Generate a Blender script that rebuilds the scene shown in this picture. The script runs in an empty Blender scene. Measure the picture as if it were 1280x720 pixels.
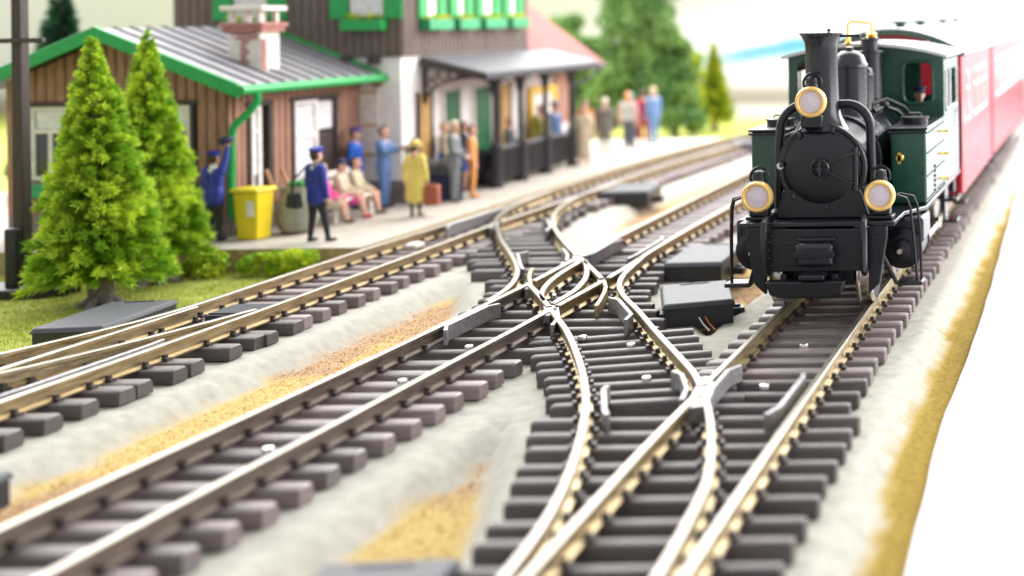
import bpy, bmesh, math, random
import numpy as np
from mathutils import Vector, Matrix, noise
random.seed(7); np.random.seed(7)
D = bpy.data; SC = bpy.context.scene; COL = SC.collection
PI = math.pi; R = math.radians

# ------------------------------------------------------------------ camera
cam_d = D.cameras.new('camera'); cam = D.objects.new('camera', cam_d); COL.objects.link(cam); SC.camera = cam
cam_d.sensor_width = 36; cam_d.lens = 45.0
cam_d.shift_x = -0.5742; cam_d.shift_y = -0.2703
cam_d.clip_start = .1; cam_d.clip_end = 400
cam.matrix_world = Matrix.Translation((0, 0, 3.80)) @ Matrix.Rotation(R(90), 4, 'X') @ Matrix.Rotation(-0.0134, 4, 'Z')
cam_d.dof.use_dof = True; cam_d.dof.focus_distance = 16.4; cam_d.dof.aperture_fstop = 0.24
cam_d.dof.aperture_blades = 0
# ------------------------------------------------------------------ light: a bright white exhibition hall, tall windows on the right
world = D.worlds.new('World'); SC.world = world; world.use_nodes = True
world.node_tree.nodes['Background'].inputs[0].default_value = (0.96, 0.975, 1.0, 1)
world.node_tree.nodes['Background'].inputs[1].default_value = 0.58
def area(name, loc, target, sx, sy, power, col=(1, 1, 1)):
    l = D.lights.new(name, 'AREA'); l.shape = 'RECTANGLE'; l.size = sx; l.size_y = sy; l.energy = power; l.color = col
    o = D.objects.new(name, l); COL.objects.link(o); o.location = loc
    o.rotation_euler = (Vector(target) - Vector(loc)).to_track_quat('-Z', 'Y').to_euler()
    return o
area('hall_window_light', (15, 30, 9), (-6, 24, 0), 44, 12, 7000, (1.0, 0.99, 0.98))
area('hall_ceiling_light', (-20, 42, 18), (-18, 31, 0), 92, 34, 50000, (1.0, 0.99, 0.985))
vs = SC.view_settings; vs.view_transform = 'Standard'; vs.look = 'None'; vs.exposure = 0.52; vs.gamma = 1.0
vs.use_curve_mapping = False

# ------------------------------------------------------------------ helpers
def tag(o, label=None, cat=None, group=None, kind=None):
    if label: o['label'] = label
    if cat: o['category'] = cat
    if group: o['group'] = group
    if kind: o['kind'] = kind
    return o
def thing(name, loc, label, cat, group=None):
    o = D.objects.new(name, None); COL.objects.link(o); o.location = loc; o.empty_display_size = .2
    return tag(o, label, cat, group)
def root_of(o):
    v = Vector((0, 0, 0))
    while o is not None:
        v += o.location; o = o.parent
    return v
class MB:
    def __init__(s): s.v = []; s.f = []; s.m = []; s.T = None
    def add(s, vs_, fs, m=0):
        b = len(s.v)
        if s.T is not None: vs_ = [tuple(s.T @ Vector(p)) for p in vs_]
        s.v += [tuple(p) for p in vs_]; s.f += [tuple(b + i for i in f) for f in fs]; s.m += [m] * len(fs); return s
    def box(s, x0, x1, y0, y1, z0, z1, m=0, top=1.0):
        cx, cy = (x0 + x1) / 2, (y0 + y1) / 2
        V = [(x0, y0, z0), (x1, y0, z0), (x1, y1, z0), (x0, y1, z0)] + [(cx + (x - cx) * top, cy + (y - cy) * top, z1) for x, y in ((x0, y0), (x1, y0), (x1, y1), (x0, y1))]
        return s.add(V, [(3, 2, 1, 0), (4, 5, 6, 7), (0, 1, 5, 4), (1, 2, 6, 5), (2, 3, 7, 6), (3, 0, 4, 7)], m)
    def obox(s, p0, p1, w, z0, z1, m=0):            # box along a ground line p0-p1
        a = Vector((p0[0], p0[1], 0)); b = Vector((p1[0], p1[1], 0)); d = (b - a).normalized(); n = Vector((-d.y, d.x, 0)) * w / 2
        q = [a - n, b - n, b + n, a + n]
        V = [(p.x, p.y, z0) for p in q] + [(p.x, p.y, z1) for p in q]
        return s.add(V, [(3, 2, 1, 0), (4, 5, 6, 7), (0, 1, 5, 4), (1, 2, 6, 5), (2, 3, 7, 6), (3, 0, 4, 7)], m)
    def cyl(s, p0, p1, r0, r1=None, n=16, m=0, caps=True):
        r1 = r0 if r1 is None else r1
        p0, p1 = Vector(p0), Vector(p1); d = (p1 - p0).normalized()
        u = d.orthogonal().normalized(); w = d.cross(u)
        V = []
        for p, r in ((p0, r0), (p1, r1)):
            for i in range(n):
                a = 2 * PI * i / n; V.append(p + (u * math.cos(a) + w * math.sin(a)) * r)
        F = [(i, (i + 1) % n, n + (i + 1) % n, n + i) for i in range(n)]
        if caps: F += [tuple(range(n - 1, -1, -1)), tuple(range(n, 2 * n))]
        return s.add(V, F, m)
    def tube(s, pts, r, n=8, m=0, closed=False):
        pts = [Vector(p) for p in pts]; V = []; k = len(pts); u = None
        for i, p in enumerate(pts):
            if closed: d = pts[(i + 1) % k] - pts[i - 1]
            else: d = pts[min(i + 1, k - 1)] - pts[max(i - 1, 0)]
            d.normalize()
            u = d.orthogonal().normalized() if u is None else (u - d * u.dot(d)).normalized()
            w = d.cross(u)
            rr = r[i] if isinstance(r, (list, tuple)) else r
            V += [p + (u * math.cos(2 * PI * j / n) + w * math.sin(2 * PI * j / n)) * rr for j in range(n)]
        F = []
        for i in range(k if closed else k - 1):
            a, b = i * n, ((i + 1) % k) * n
            F += [(a + j, a + (j + 1) % n, b + (j + 1) % n, b + j) for j in range(n)]
        if not closed: F += [tuple(range(n - 1, -1, -1)), tuple(range((k - 1) * n, k * n))]
        return s.add(V, F, m)
    def lathe(s, o, axis, prof, n=24, m=0, caps=True):   # prof: (radius, distance along axis)
        o = Vector(o); d = Vector(axis).normalized(); u = d.orthogonal().normalized(); w = d.cross(u); V = []
        for r, t in prof:
            V += [o + d * t + (u * math.cos(2 * PI * j / n) + w * math.sin(2 * PI * j / n)) * r for j in range(n)]
        F = []
        for i in range(len(prof) - 1):
            a, b = i * n, (i + 1) * n
            F += [(a + j, a + (j + 1) % n, b + (j + 1) % n, b + j) for j in range(n)]
        if caps: F += [tuple(range(n - 1, -1, -1)), tuple(range((len(prof) - 1) * n, len(prof) * n))]
        return s.add(V, F, m)
    def ball(s, c, r, n=12, m=0, sc=(1, 1, 1)):
        c = Vector(c); V = []; F = []; h = n // 2
        for i in range(h + 1):
            t = PI * i / h
            for j in range(n):
                a = 2 * PI * j / n
                V.append((c.x + r * sc[0] * math.sin(t) * math.cos(a), c.y + r * sc[1] * math.sin(t) * math.sin(a), c.z - r * sc[2] * math.cos(t)))
        for i in range(h):
            F += [(i * n + j, i * n + (j + 1) % n, (i + 1) * n + (j + 1) % n, (i + 1) * n + j) for j in range(n)]
        return s.add(V, F, m)
    def prism(s, poly, y0, y1, m=0):                 # poly in (x, z), extruded along y
        n = len(poly); V = [(x, y0, z) for x, z in poly] + [(x, y1, z) for x, z in poly]
        F = [tuple(range(n)), tuple(range(2 * n - 1, n - 1, -1))] + [(i, n + i, n + (i + 1) % n, (i + 1) % n) for i in range(n)]
        return s.add(V, F, m)
    def slab(s, poly, z0, z1, m=0):                  # poly in (x, y)
        n = len(poly); V = [(x, y, z0) for x, y in poly] + [(x, y, z1) for x, y in poly]
        F = [tuple(range(n - 1, -1, -1)), tuple(range(n, 2 * n))] + [(i, (i + 1) % n, n + (i + 1) % n, n + i) for i in range(n)]
        return s.add(V, F, m)
    def build(s, name, mats, parent=None, bevel=0, ang=40, smooth=True, label=None, cat=None, group=None, kind=None, seg=2, fix=True):
        me = D.meshes.new(name); off = root_of(parent) if parent is not None else Vector((0, 0, 0))
        me.from_pydata([(a - off.x, b - off.y, c - off.z) for a, b, c in s.v], [], s.f)
        if not isinstance(mats, (list, tuple)): mats = [mats]
        for m in mats: me.materials.append(m)
        me.polygons.foreach_set('material_index', s.m)
        if fix:
            bm = bmesh.new(); bm.from_mesh(me); bmesh.ops.recalc_face_normals(bm, faces=bm.faces); bm.to_mesh(me); bm.free()
        if smooth:
            me.polygons.foreach_set('use_smooth', [True] * len(me.polygons)); me.set_sharp_from_angle(angle=R(ang))
        me.update()
        o = D.objects.new(name, me); COL.objects.link(o)
        if parent is not None: o.parent = parent
        if bevel:
            b = o.modifiers.new('bevel', 'BEVEL'); b.width = bevel; b.segments = seg; b.limit_method = 'ANGLE'; b.angle_limit = R(35); b.harden_normals = False
        return tag(o, label, cat, group, kind)

# ------------------------------------------------------------------ materials
def mat(name, col, rough=.5, metal=0, var=.12, scale=8, bump=.0, bscale=40, col2=None, spec=.5, stretch=None, coat=0, detail=6):
    m = D.materials.new(name); m.use_nodes = True; nt = m.node_tree; N = nt.nodes; L = nt.links
    b = N['Principled BSDF']; b.inputs['Roughness'].default_value = rough; b.inputs['Metallic'].default_value = metal
    b.inputs['Specular IOR Level'].default_value = spec; b.inputs['Coat Weight'].default_value = coat; b.inputs['Coat Roughness'].default_value = .15
    tc = N.new('ShaderNodeTexCoord'); mp = N.new('ShaderNodeMapping'); L.new(tc.outputs['Object'], mp.inputs[0])
    if stretch: mp.inputs['Scale'].default_value = stretch
    nz = N.new('ShaderNodeTexNoise'); nz.inputs['Scale'].default_value = scale; nz.inputs['Detail'].default_value = detail; L.new(mp.outputs[0], nz.inputs['Vector'])
    cr = N.new('ShaderNodeValToRGB'); L.new(nz.outputs['Fac'], cr.inputs[0])
    c2 = col2 if col2 else tuple(min(1, c * (1 + var)) for c in col)
    c1 = col if col2 else tuple(c * (1 - var) for c in col)
    cr.color_ramp.elements[0].position = .35; cr.color_ramp.elements[1].position = .65
    cr.color_ramp.elements[0].color = (*c1, 1); cr.color_ramp.elements[1].color = (*c2, 1)
    L.new(cr.outputs[0], b.inputs['Base Color'])
    mr = N.new('ShaderNodeMapRange'); mr.inputs['To Min'].default_value = max(.03, rough - .1); mr.inputs['To Max'].default_value = min(1, rough + .1)
    L.new(nz.outputs['Fac'], mr.inputs['Value']); L.new(mr.outputs[0], b.inputs['Roughness'])
    if bump:
        n2 = N.new('ShaderNodeTexNoise'); n2.inputs['Scale'].default_value = bscale; n2.inputs['Detail'].default_value = 5; L.new(mp.outputs[0], n2.inputs['Vector'])
        bp = N.new('ShaderNodeBump'); bp.inputs['Strength'].default_value = bump; bp.inputs['Distance'].default_value = .03
        L.new(n2.outputs['Fac'], bp.inputs['Height']); L.new(bp.outputs[0], b.inputs['Normal'])
    return m
M = {}
M['railtop'] = mat('polished_rail_head', (.31, .285, .245), .36, 1, .06, 20)
M['brass'] = mat('brass_rail', (.43, .345, .205), .45, 1, .2, 14, .15, 30, stretch=(1, .2, 1))
M['steel'] = mat('weathered_rail', (.16, .125, .10), .5, .55, .25, 14, .2, 40, stretch=(1, .2, 1))
M['frog'] = mat('grey_metal_casting', (.30, .29, .30), .45, .7, .2, 20, .25, 60)
M['sleeper'] = mat('mauve_brown_plastic', (.175, .142, .144), .38, 0, .22, 10, .25, 26, stretch=(.5, 4, 4), spec=.9)
M['sleepert'] = mat('turnout_sleeper_plastic', (.085, .066, .064), .34, 0, .25, 10, .2, 26, stretch=(.5, 4, 4), spec=.9)
M['sleeperd'] = mat('dark_plastic_sleeper', (.055, .045, .045), .42, 0, .25, 10, .3, 26, stretch=(.5, 4, 4), spec=.6)
for _k, _f in (('sleeper', (1.03, .985, .985)), ('sleepert', (1.06, 1.0, .97)), ('sleeperd', (1.1, 1.0, .95))):
    _b = {'sleeper': (.175, .138, .138), 'sleepert': (.062, .050, .049), 'sleeperd': (.052, .042, .040)}[_k]
    for _i, _q in enumerate((.72, 1.0, 1.3)):
        M[_k + str(_i)] = mat('%s_tint_%d' % (_k, _i), tuple(c * _q * g for c, g in zip(_b, _f)), .36 + .06 * _i, 0, .28, 9, .4, 30, stretch=(.4, 5, 5), spec=.85)
M['chair'] = mat('rail_chair_plastic', (.06, .045, .042), .5)
M['screw'] = mat('zinc_screw', (.75, .75, .76), .3, 1)
M['boxp'] = mat('black_textured_plastic', (.035, .037, .048), .5, 0, .2, 30, .3, 90, spec=.55)
M['boxside'] = mat('black_smooth_plastic', (.018, .018, .022), .4, spec=.5)
M['white'] = mat('white_board', (.62, .615, .64), .6, 0, .02, 2)
M['platform'] = mat('platform_concrete', (.44, .40, .34), .8, 0, .1, 5, .3, 60)
M['platwall'] = mat('platform_tan_edge', (.36, .27, .14), .8, 0, .2, 12, .3, 60)
M['loco'] = mat('loco_black', (.007, .0075, .012), .33, 0, .15, 30, .12, 140, spec=.5)
M['locos'] = mat('loco_black_satin', (.012, .012, .019), .26, 0, .15, 20, spec=.6)
M['green'] = mat('loco_green', (.010, .070, .042), .27, 0, .1, 10, .05, 90, spec=.7)
M['gold'] = mat('brass_fitting', (.90, .60, .14), .30, .75, .05, 20)
M['goldrim'] = mat('painted_brass_rim', (.92, .60, .20), .32, .2, .04, 20)
M['lampglass'] = mat('lamp_lens', (.72, .64, .70), .25, 0, .06, 30, .2, 60)
M['wheel'] = mat('nickel_wheel', (.72, .68, .62), .25, 1, .08, 20)
M['red'] = mat('coach_red', (.48, .015, .035), .34, 0, .06, 8, spec=.6)
M['roofg'] = mat('coach_roof_grey', (.62, .62, .62), .5, 0, .04, 6)
M['glassd'] = mat('dark_glass', (.03, .03, .035), .06, 0, .1, 3, spec=.8)
M['curtain'] = mat('pale_curtain', (.75, .74, .76), .7)
M['wood'] = mat('brown_board', (.36, .19, .13), .7, 0, .25, 5, .4, 20, stretch=(6, 6, .6))
M['woodd'] = mat('dark_weathered_board', (.155, .118, .10), .75, 0, .25, 5, .4, 20, stretch=(6, 6, .6))
M['dkwood'] = mat('dark_timber', (.05, .034, .03), .6, 0, .25, 5, .3, 20, stretch=(4, 4, .6))
M['gtrim'] = mat('bright_green_paint', (.012, .33, .075), .4, 0, .1, 6)
M['gtrim2'] = mat('green_window_box', (.02, .30, .11), .45, 0, .15, 6)
M['dgreen'] = mat('door_green', (.008, .13, .04), .45, 0, .15, 8)
M['tin'] = mat('zinc_roof_sheet', (.30, .29, .305), .5, .2, .1, 4, .1, 20)
M['seam'] = mat('dark_roof_seam', (.11, .115, .13), .5)
M['plaster'] = mat('white_plaster', (.86, .84, .83), .85, 0, .04, 6, .25, 50)
M['cream'] = mat('cream_plaster', (.70, .66, .58), .85, 0, .08, 8, .4, 40)
M['brick'] = mat('red_brick', (.40, .17, .145), .8, 0, .3, 14, .4, 40)
M['stone'] = mat('grey_stone_plinth', (.20, .165, .15), .85, 0, .3, 14, .4, 40)
M['iron'] = mat('black_iron', (.022, .021, .026), .42, 0, .2, 20)
M['canopy'] = mat('canopy_slate_sheet', (.13, .127, .14), .55, .1, .12, 5)
M['pinkroof'] = mat('faded_pink_tile', (.27, .10, .09), .85, 0, .12, 10, .4, 30)
M['ochrepaint'] = mat('ochre_door_paint', (.55, .34, .12), .6)
M['yellow'] = mat('yellow_plastic', (.80, .62, .01), .4, 0, .04, 6)
M['yelframe'] = mat('yellow_frame', (.85, .52, .02), .45)
M['sack'] = mat('burlap_sack', (.30, .30, .24), .9, 0, .15, 10, .5, 60)
M['lime'] = mat('green_bottle_lid', (.03, .25, .05), .5)
M['stick'] = mat('wooden_handle', (.45, .22, .12), .6)
M['paper'] = mat('white_label', (.8, .76, .72), .6)
M['bark'] = mat('grey_bark', (.16, .135, .125), .85, 0, .3, 12, .6, 30)
M['wire_w'] = mat('white_wire', (.75, .72, .68), .5)
M['wire_r'] = mat('orange_wire', (.55, .16, .06), .5)
M['backdrop'] = None
def leafmat(name, c1, c2, rough=.6, sc=1.5):
    m = mat(name, c1, rough, 0, 0, sc, col2=c2, detail=3)
    nt = m.node_tree; N = nt.nodes; L = nt.links; b = N['Principled BSDF']
    at = N.new('ShaderNodeAttribute'); at.attribute_name = 'tone'
    cr = [n for n in N if n.type == 'VALTORGB'][0]; nz = [n for n in N if n.type == 'TEX_NOISE'][0]
    ad = N.new('ShaderNodeMath'); ad.operation = 'ADD'; L.new(nz.outputs['Fac'], ad.inputs[0]); L.new(at.outputs['Fac'], ad.inputs[1])
    for l in list(cr.inputs[0].links): L.remove(l)
    L.new(ad.outputs[0], cr.inputs[0])
    b.inputs['Subsurface Weight'].default_value = 0
    tr = N.new('ShaderNodeBsdfTranslucent'); mx = N.new('ShaderNodeMixShader'); mx.inputs[0].default_value = .25
    L.new(cr.outputs[0], tr.inputs[0]); L.new(b.outputs[0], mx.inputs[1]); L.new(tr.outputs[0], mx.inputs[2])
    L.new(mx.outputs[0], N['Material Output'].inputs[0])
    return m
M['needle'] = leafmat('flocked_needles', (.22, .42, .018), (.64, .79, .07))
M['needled'] = leafmat('dark_needles', (.012, .065, .03), (.03, .12, .045))
M['bush'] = leafmat('lichen_bush', (.25, .45, .015), (.66, .74, .03), sc=4)
M['leafg'] = leafmat('mid_green_leaves', (.075, .19, .04), (.25, .40, .10))
M['leafy'] = leafmat('yellow_green_leaves', (.22, .34, .01), (.50, .52, .03))
M['grass'] = leafmat('grass_flock', (.28, .38, .04), (.58, .56, .12), sc=2)
def person_mat(name, c, rough=.6): 
    k = 'p_' + name
    if k not in M: M[k] = mat('figure_' + name, c, rough, 0, .08, 20, .08, 60)
    return M[k]

# backdrop painted with pale sky and a faint cyan ridge
def backdrop_mat():
    m = D.materials.new('painted_backdrop'); m.use_nodes = True; nt = m.node_tree; N = nt.nodes; L = nt.links
    b = N['Principled BSDF']; b.inputs['Roughness'].default_value = .9
    tc = N.new('ShaderNodeTexCoord'); sp = N.new('ShaderNodeSeparateXYZ'); L.new(tc.outputs['Object'], sp.inputs[0])
    nz = N.new('ShaderNodeTexNoise'); nz.inputs['Scale'].default_value = .45; nz.inputs['Detail'].default_value = 5; L.new(tc.outputs['Object'], nz.inputs['Vector'])
    # ridge line height = 1.6 + .16*(x+15) + noise ; band of cyan under the line
    def math_(op, a, b_=None):
        n = N.new('ShaderNodeMath'); n.operation = op
        for i, v in enumerate((a, b_)):
            if v is None: continue
            if isinstance(v, (int, float)): n.inputs[i].default_value = v
            else: L.new(v, n.inputs[i])
        return n.outputs[0]
    h = math_('ADD', math_('MULTIPLY', sp.outputs['X'], .12), 3.75)
    h = math_('ADD', h, math_('MULTIPLY', nz.outputs['Fac'], 1.2))
    d = math_('SUBTRACT', h, sp.outputs['Z'])                      # >0 under the ridge
    up = N.new('ShaderNodeMapRange'); up.inputs['From Min'].default_value = -.15; up.inputs['From Max'].default_value = .25; L.new(d, up.inputs['Value'])
    dn = N.new('ShaderNodeMapRange'); dn.inputs['From Min'].default_value = 1.2; dn.inputs['From Max'].default_value = .4; L.new(d, dn.inputs['Value'])
    xm = N.new('ShaderNodeMapRange'); xm.inputs['From Min'].default_value = -22; xm.inputs['From Max'].default_value = -17.5; L.new(sp.outputs['X'], xm.inputs['Value'])
    xm2 = N.new('ShaderNodeMapRange'); xm2.inputs['From Min'].default_value = -8; xm2.inputs['From Max'].default_value = -13; L.new(sp.outputs['X'], xm2.inputs['Value'])
    f = math_('MULTIPLY', math_('MULTIPLY', up.outputs[0], dn.outputs[0]), math_('MULTIPLY', xm.outputs[0], xm2.outputs[0]))
    mx = N.new('ShaderNodeMix'); mx.data_type = 'RGBA'; L.new(f, mx.inputs[0]); mx.inputs[6].default_value = (.93, .93, .94, 1); mx.inputs[7].default_value = (.10, .45, .68, 1)
    # beige band near the bottom
    bb = N.new('ShaderNodeMapRange'); bb.inputs['From Min'].default_value = .75; bb.inputs['From Max'].default_value = -.1; L.new(sp.outputs['Z'], bb.inputs['Value'])
    m2 = N.new('ShaderNodeMix'); m2.data_type = 'RGBA'; L.new(bb.outputs[0], m2.inputs[0]); L.new(mx.outputs[2], m2.inputs[6]); m2.inputs[7].default_value = (.40, .36, .28, 1)
    L.new(m2.outputs[2], b.inputs['Base Color'])
    return m
M['backdrop'] = backdrop_mat()

def ground_mat():
    m = D.materials.new('layout_ground'); m.use_nodes = True; nt = m.node_tree; N = nt.nodes; L = nt.links
    b = N['Principled BSDF']; b.inputs['Roughness'].default_value = .92; b.inputs['Specular IOR Level'].default_value = .2
    tc = N.new('ShaderNodeTexCoord')
    def nz(s, d=5):
        n = N.new('ShaderNodeTexNoise'); n.inputs['Scale'].default_value = s; n.inputs['Detail'].default_value = d; L.new(tc.outputs['Object'], n.inputs['Vector']); return n.outputs['Fac']
    def ramp(f, c1, c2, a=.35, z=.65):
        r = N.new('ShaderNodeValToRGB'); L.new(f, r.inputs[0]); r.color_ramp.elements[0].color = (*c1, 1); r.color_ramp.elements[1].color = (*c2, 1)
        r.color_ramp.elements[0].position = a; r.color_ramp.elements[1].position = z; return r.outputs[0]
    def mix(f, a, c):
        x = N.new('ShaderNodeMix'); x.data_type = 'RGBA'; L.new(f, x.inputs[0]); L.new(a, x.inputs[6]); L.new(c, x.inputs[7]); return x.outputs[2]
    def attr(n):
        a = N.new('ShaderNodeAttribute'); a.attribute_name = n; return a.outputs['Fac']
    sand = ramp(nz(30, 8), (.42, .29, .09), (.60, .46, .19), .3, .7)
    red = ramp(nz(34, 8), (.27, .13, .09), (.48, .34, .19), .38, .62)
    base = mix(attr('rust'), sand, red)
    lawn = ramp(nz(5, 8), (.22, .28, .04), (.46, .44, .12), .35, .7)
    base = mix(attr('lawn'), base, lawn)
    bed = ramp(nz(7, 8), (.36, .345, .295), (.46, .445, .39), .3, .7)
    base = mix(attr('bed'), base, bed)
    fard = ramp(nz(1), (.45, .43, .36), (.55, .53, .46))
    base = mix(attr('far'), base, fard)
    base = mix(attr('mustard'), base, ramp(nz(22, 8), (.20, .13, .018), (.34, .235, .035), .3, .7))
    L.new(base, b.inputs['Base Color'])
    bp = N.new('ShaderNodeBump'); bp.inputs['Strength'].default_value = .35; bp.inputs['Distance'].default_value = .03; L.new(nz(60, 9), bp.inputs['Height']); L.new(bp.outputs[0], b.inputs['Normal'])
    return m
M['ground'] = ground_mat()

# ------------------------------------------------------------------ track geometry
def spline(pts, step=.12):
    P = [Vector((p[0], p[1])) for p in pts]; out = []
    for i in range(len(P) - 1):
        p0 = P[max(i - 1, 0)]; p1 = P[i]; p2 = P[i + 1]; p3 = P[min(i + 2, len(P) - 1)]
        n = max(1, min(14, int((p2 - p1).length / step)))
        l1, l0, l2 = (p2 - p1).length, (p1 - p0).length or 1, (p3 - p2).length or 1
        m1 = (p2 - p0) / (l0 + l1) * l1 if i > 0 else (p2 - p1)
        m2 = (p3 - p1) / (l1 + l2) * l1 if i + 2 < len(P) else (p2 - p1)
        for k in range(n):
            t = k / n; t2 = t * t; t3 = t2 * t
            out.append(p1 * (2 * t3 - 3 * t2 + 1) + m1 * (t3 - 2 * t2 + t) + p2 * (-2 * t3 + 3 * t2) + m2 * (t3 - t2))
    out.append(P[-1]); return out
RL = {
 'Rl1': [(-3.88, 6), (-3.95, 8), (-4.03, 10), (-4.09, 11.5), (-4.12, 12.95)],
 'Rl2': [(-4.14, 13.25), (-4.16, 15), (-4.17, 17), (-4.17, 64)],
 'Rr': [(-2.83, 6), (-2.87, 8), (-2.93, 10), (-2.99, 12.5), (-3.04, 15), (-3.07, 17), (-3.07, 64)],
 'Dl': [(-3.93, 6.2), (-4.03, 7.8), (-4.14, 8.82), (-4.24, 9.58), (-4.41, 10.38), (-4.67, 11.3), (-5.02, 12.35), (-5.36, 13.2), (-5.9, 14.35), (-6.58, 15.65), (-7.22, 16.72)],
 'Dl2': [(-7.34, 16.93), (-7.85, 17.75), (-8.2, 18.3)],
 'Dlb': [(-8.28, 18.5), (-8.52, 18.98), (-8.80, 19.75)],
 'Dr1': [(-2.90, 6.4), (-3.02, 8), (-3.09, 8.9), (-3.17, 9.7), (-3.28, 10.5), (-3.47, 11.25), (-3.72, 12.05), (-4.0, 12.8), (-4.1, 13.02)],
 'Dr2': [(-4.17, 13.2), (-4.4, 13.7), (-4.85, 14.5), (-5.45, 15.55), (-6.1, 16.72), (-6.53, 17.45), (-6.87, 18.15), (-7.10, 18.9), (-7.22, 19.6), (-7.32, 20.3)],
 'Ml1': [(-8.42, 5.5), (-8.40, 8), (-8.38, 10), (-8.33, 12), (-8.29, 14), (-8.27, 16), (-8.275, 17.6), (-8.28, 18.35)],
 'Ml2': [(-8.285, 18.6), (-8.32, 19.4), (-8.36, 20.2)],
 'Ml3': [(-8.37, 20.5), (-8.46, 23), (-8.55, 26.8), (-8.6, 31), (-8.72, 46), (-8.8, 64)],
 'Mr1': [(-7.37, 5.5), (-7.37, 8), (-7.36, 10), (-7.31, 12), (-7.28, 14), (-7.25, 15.6), (-7.25, 16.7)],
 'Mr2': [(-7.25, 16.98), (-7.25, 17.8), (-7.255, 18.45)],
 'Mr3': [(-7.26, 18.75), (-7.30, 19.8), (-7.38, 21), (-7.45, 23), (-7.48, 26), (-7.53, 31), (-7.65, 46), (-7.73, 64)],
 'S': [(-8.34, 17.3), (-8.47, 18.21), (-8.76, 19.11), (-9.16, 19.95), (-9.75, 21.0), (-10.4, 22.12), (-11.0, 23.25), (-11.3, 23.8)],
 'S2': [(-11.45, 24.1), (-11.75, 24.9), (-12.02, 26.0), (-12.15, 27.2), (-12.2, 28.2)],
 'Br1': [(-6.74, 17.0), (-6.86, 17.5), (-7.04, 18.1), (-7.26, 18.6)],
 'Br2': [(-7.34, 18.72), (-7.8, 19.5), (-8.3, 20.32)],
 'Br3': [(-8.45, 20.55), (-9.06, 21.6), (-9.8, 22.95), (-10.4, 24.2), (-10.87, 25.5), (-11.17, 26.9), (-11.28, 28.5), (-11.29, 30), (-11.25, 32.4), (-11.12, 34.6), (-10.9, 36.8), (-10.5, 40.5), (-9.6, 48), (-8.3, 58)],
 'Ll': [(-13.7, 12.8), (-13.25, 13.8), (-12.88, 14.7), (-12.6, 15.6), (-12.38, 16.5), (-12.3, 17.4), (-12.32, 18.5), (-12.33, 20), (-12.33, 22), (-12.27, 23.5), (-12.24, 25), (-12.26, 29), (-12.26, 31), (-12.2, 33.5), (-12.06, 36.5), (-11.68, 40.8), (-10.8, 48), (-9.5, 58)],
 'L2': [(-12.26, 7), (-12.26, 10), (-12.26, 13), (-12.25, 15), (-12.22, 16.2), (-12.2, 17.2)],
 'L3': [(-12.9, 12.2), (-12.45, 13.3), (-12.05, 14.2), (-11.75, 15.1), (-11.45, 16.2), (-11.28, 17)],
 'Lr': [(-11.2, 7), (-11.2, 10), (-11.2, 13), (-11.18, 15), (-11.17, 17), (-11.22, 19), (-11.27, 21), (-11.33, 23), (-11.35, 23.75)],
 'Lr2': [(-11.34, 24.05), (-11.30, 26), (-11.24, 28), (-11.22, 29.6)],
 'sl1': [(-7.55, 17.25), (-7.8, 17.75), (-8.02, 18.5), (-8.13, 19.2), (-8.2, 20.0)],
 'sl2': [(-7.37, 17.1), (-7.41, 17.9), (-7.58, 18.7), (-7.85, 19.45), (-8.15, 20.12)],
}
RP = {k: spline(v) for k, v in RL.items()}
def rail_mesh(pts, mb=None, top=0, scale=1):
    mb = mb or MB()
    prof = [(-.065, -.19), (.065, -.19), (.065, -.17), (.016, -.15), (.016, -.062), (.036, -.048), (.036, -.008), (.026, 0), (-.026, 0), (-.036, -.008), (-.036, -.048), (-.016, -.062), (-.016, -.15), (-.065, -.17)]
    n = len(prof); V = []; k = len(pts)
    for i, p in enumerate(pts):
        d = (pts[min(i + 1, k - 1)] - pts[max(i - 1, 0)]).normalized(); nx = Vector((d.y, -d.x))
        V += [(p.x + nx.x * a, p.y + nx.y * a, b + top) for a, b in prof]
    b0 = len(mb.v); mb.v += V
    for i in range(k - 1):
        for j in range(n):
            j2 = (j + 1) % n
            mb.f.append((b0 + i * n + j, b0 + i * n + j2, b0 + (i + 1) * n + j2, b0 + (i + 1) * n + j)); mb.m.append(1 if j in (6, 7, 8) else 0)
    mb.f.append(tuple(b0 + j for j in range(n - 1, -1, -1))); mb.m.append(0)
    mb.f.append(tuple(b0 + (k - 1) * n + j for j in range(n))); mb.m.append(0)
    return mb
def xat(name, y):
    pts = RP[name]
    for a, b in zip(pts, pts[1:]):
        if a.y <= y <= b.y: 
            t = (y - a.y) / max(1e-6, b.y - a.y); return a.x + (b.x - a.x) * t
    return None
def hit(p, d, names):          # crossings of sleeper axis (p + t d) with rails: list of t, rail direction
    out = []
    for nme in names:
        pts = RP[nme]
        for a, b in zip(pts, pts[1:]):
            e = b - a; den = d.x * e.y - d.y * e.x
            if abs(den) < 1e-9: continue
            r = a - p; t = (r.x * e.y - r.y * e.x) / den; s = (r.x * d.y - r.y * d.x) / den
            if 0 <= s < 1 and abs(t) < 20: out.append((t, e.normalized()))
    return out
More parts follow.
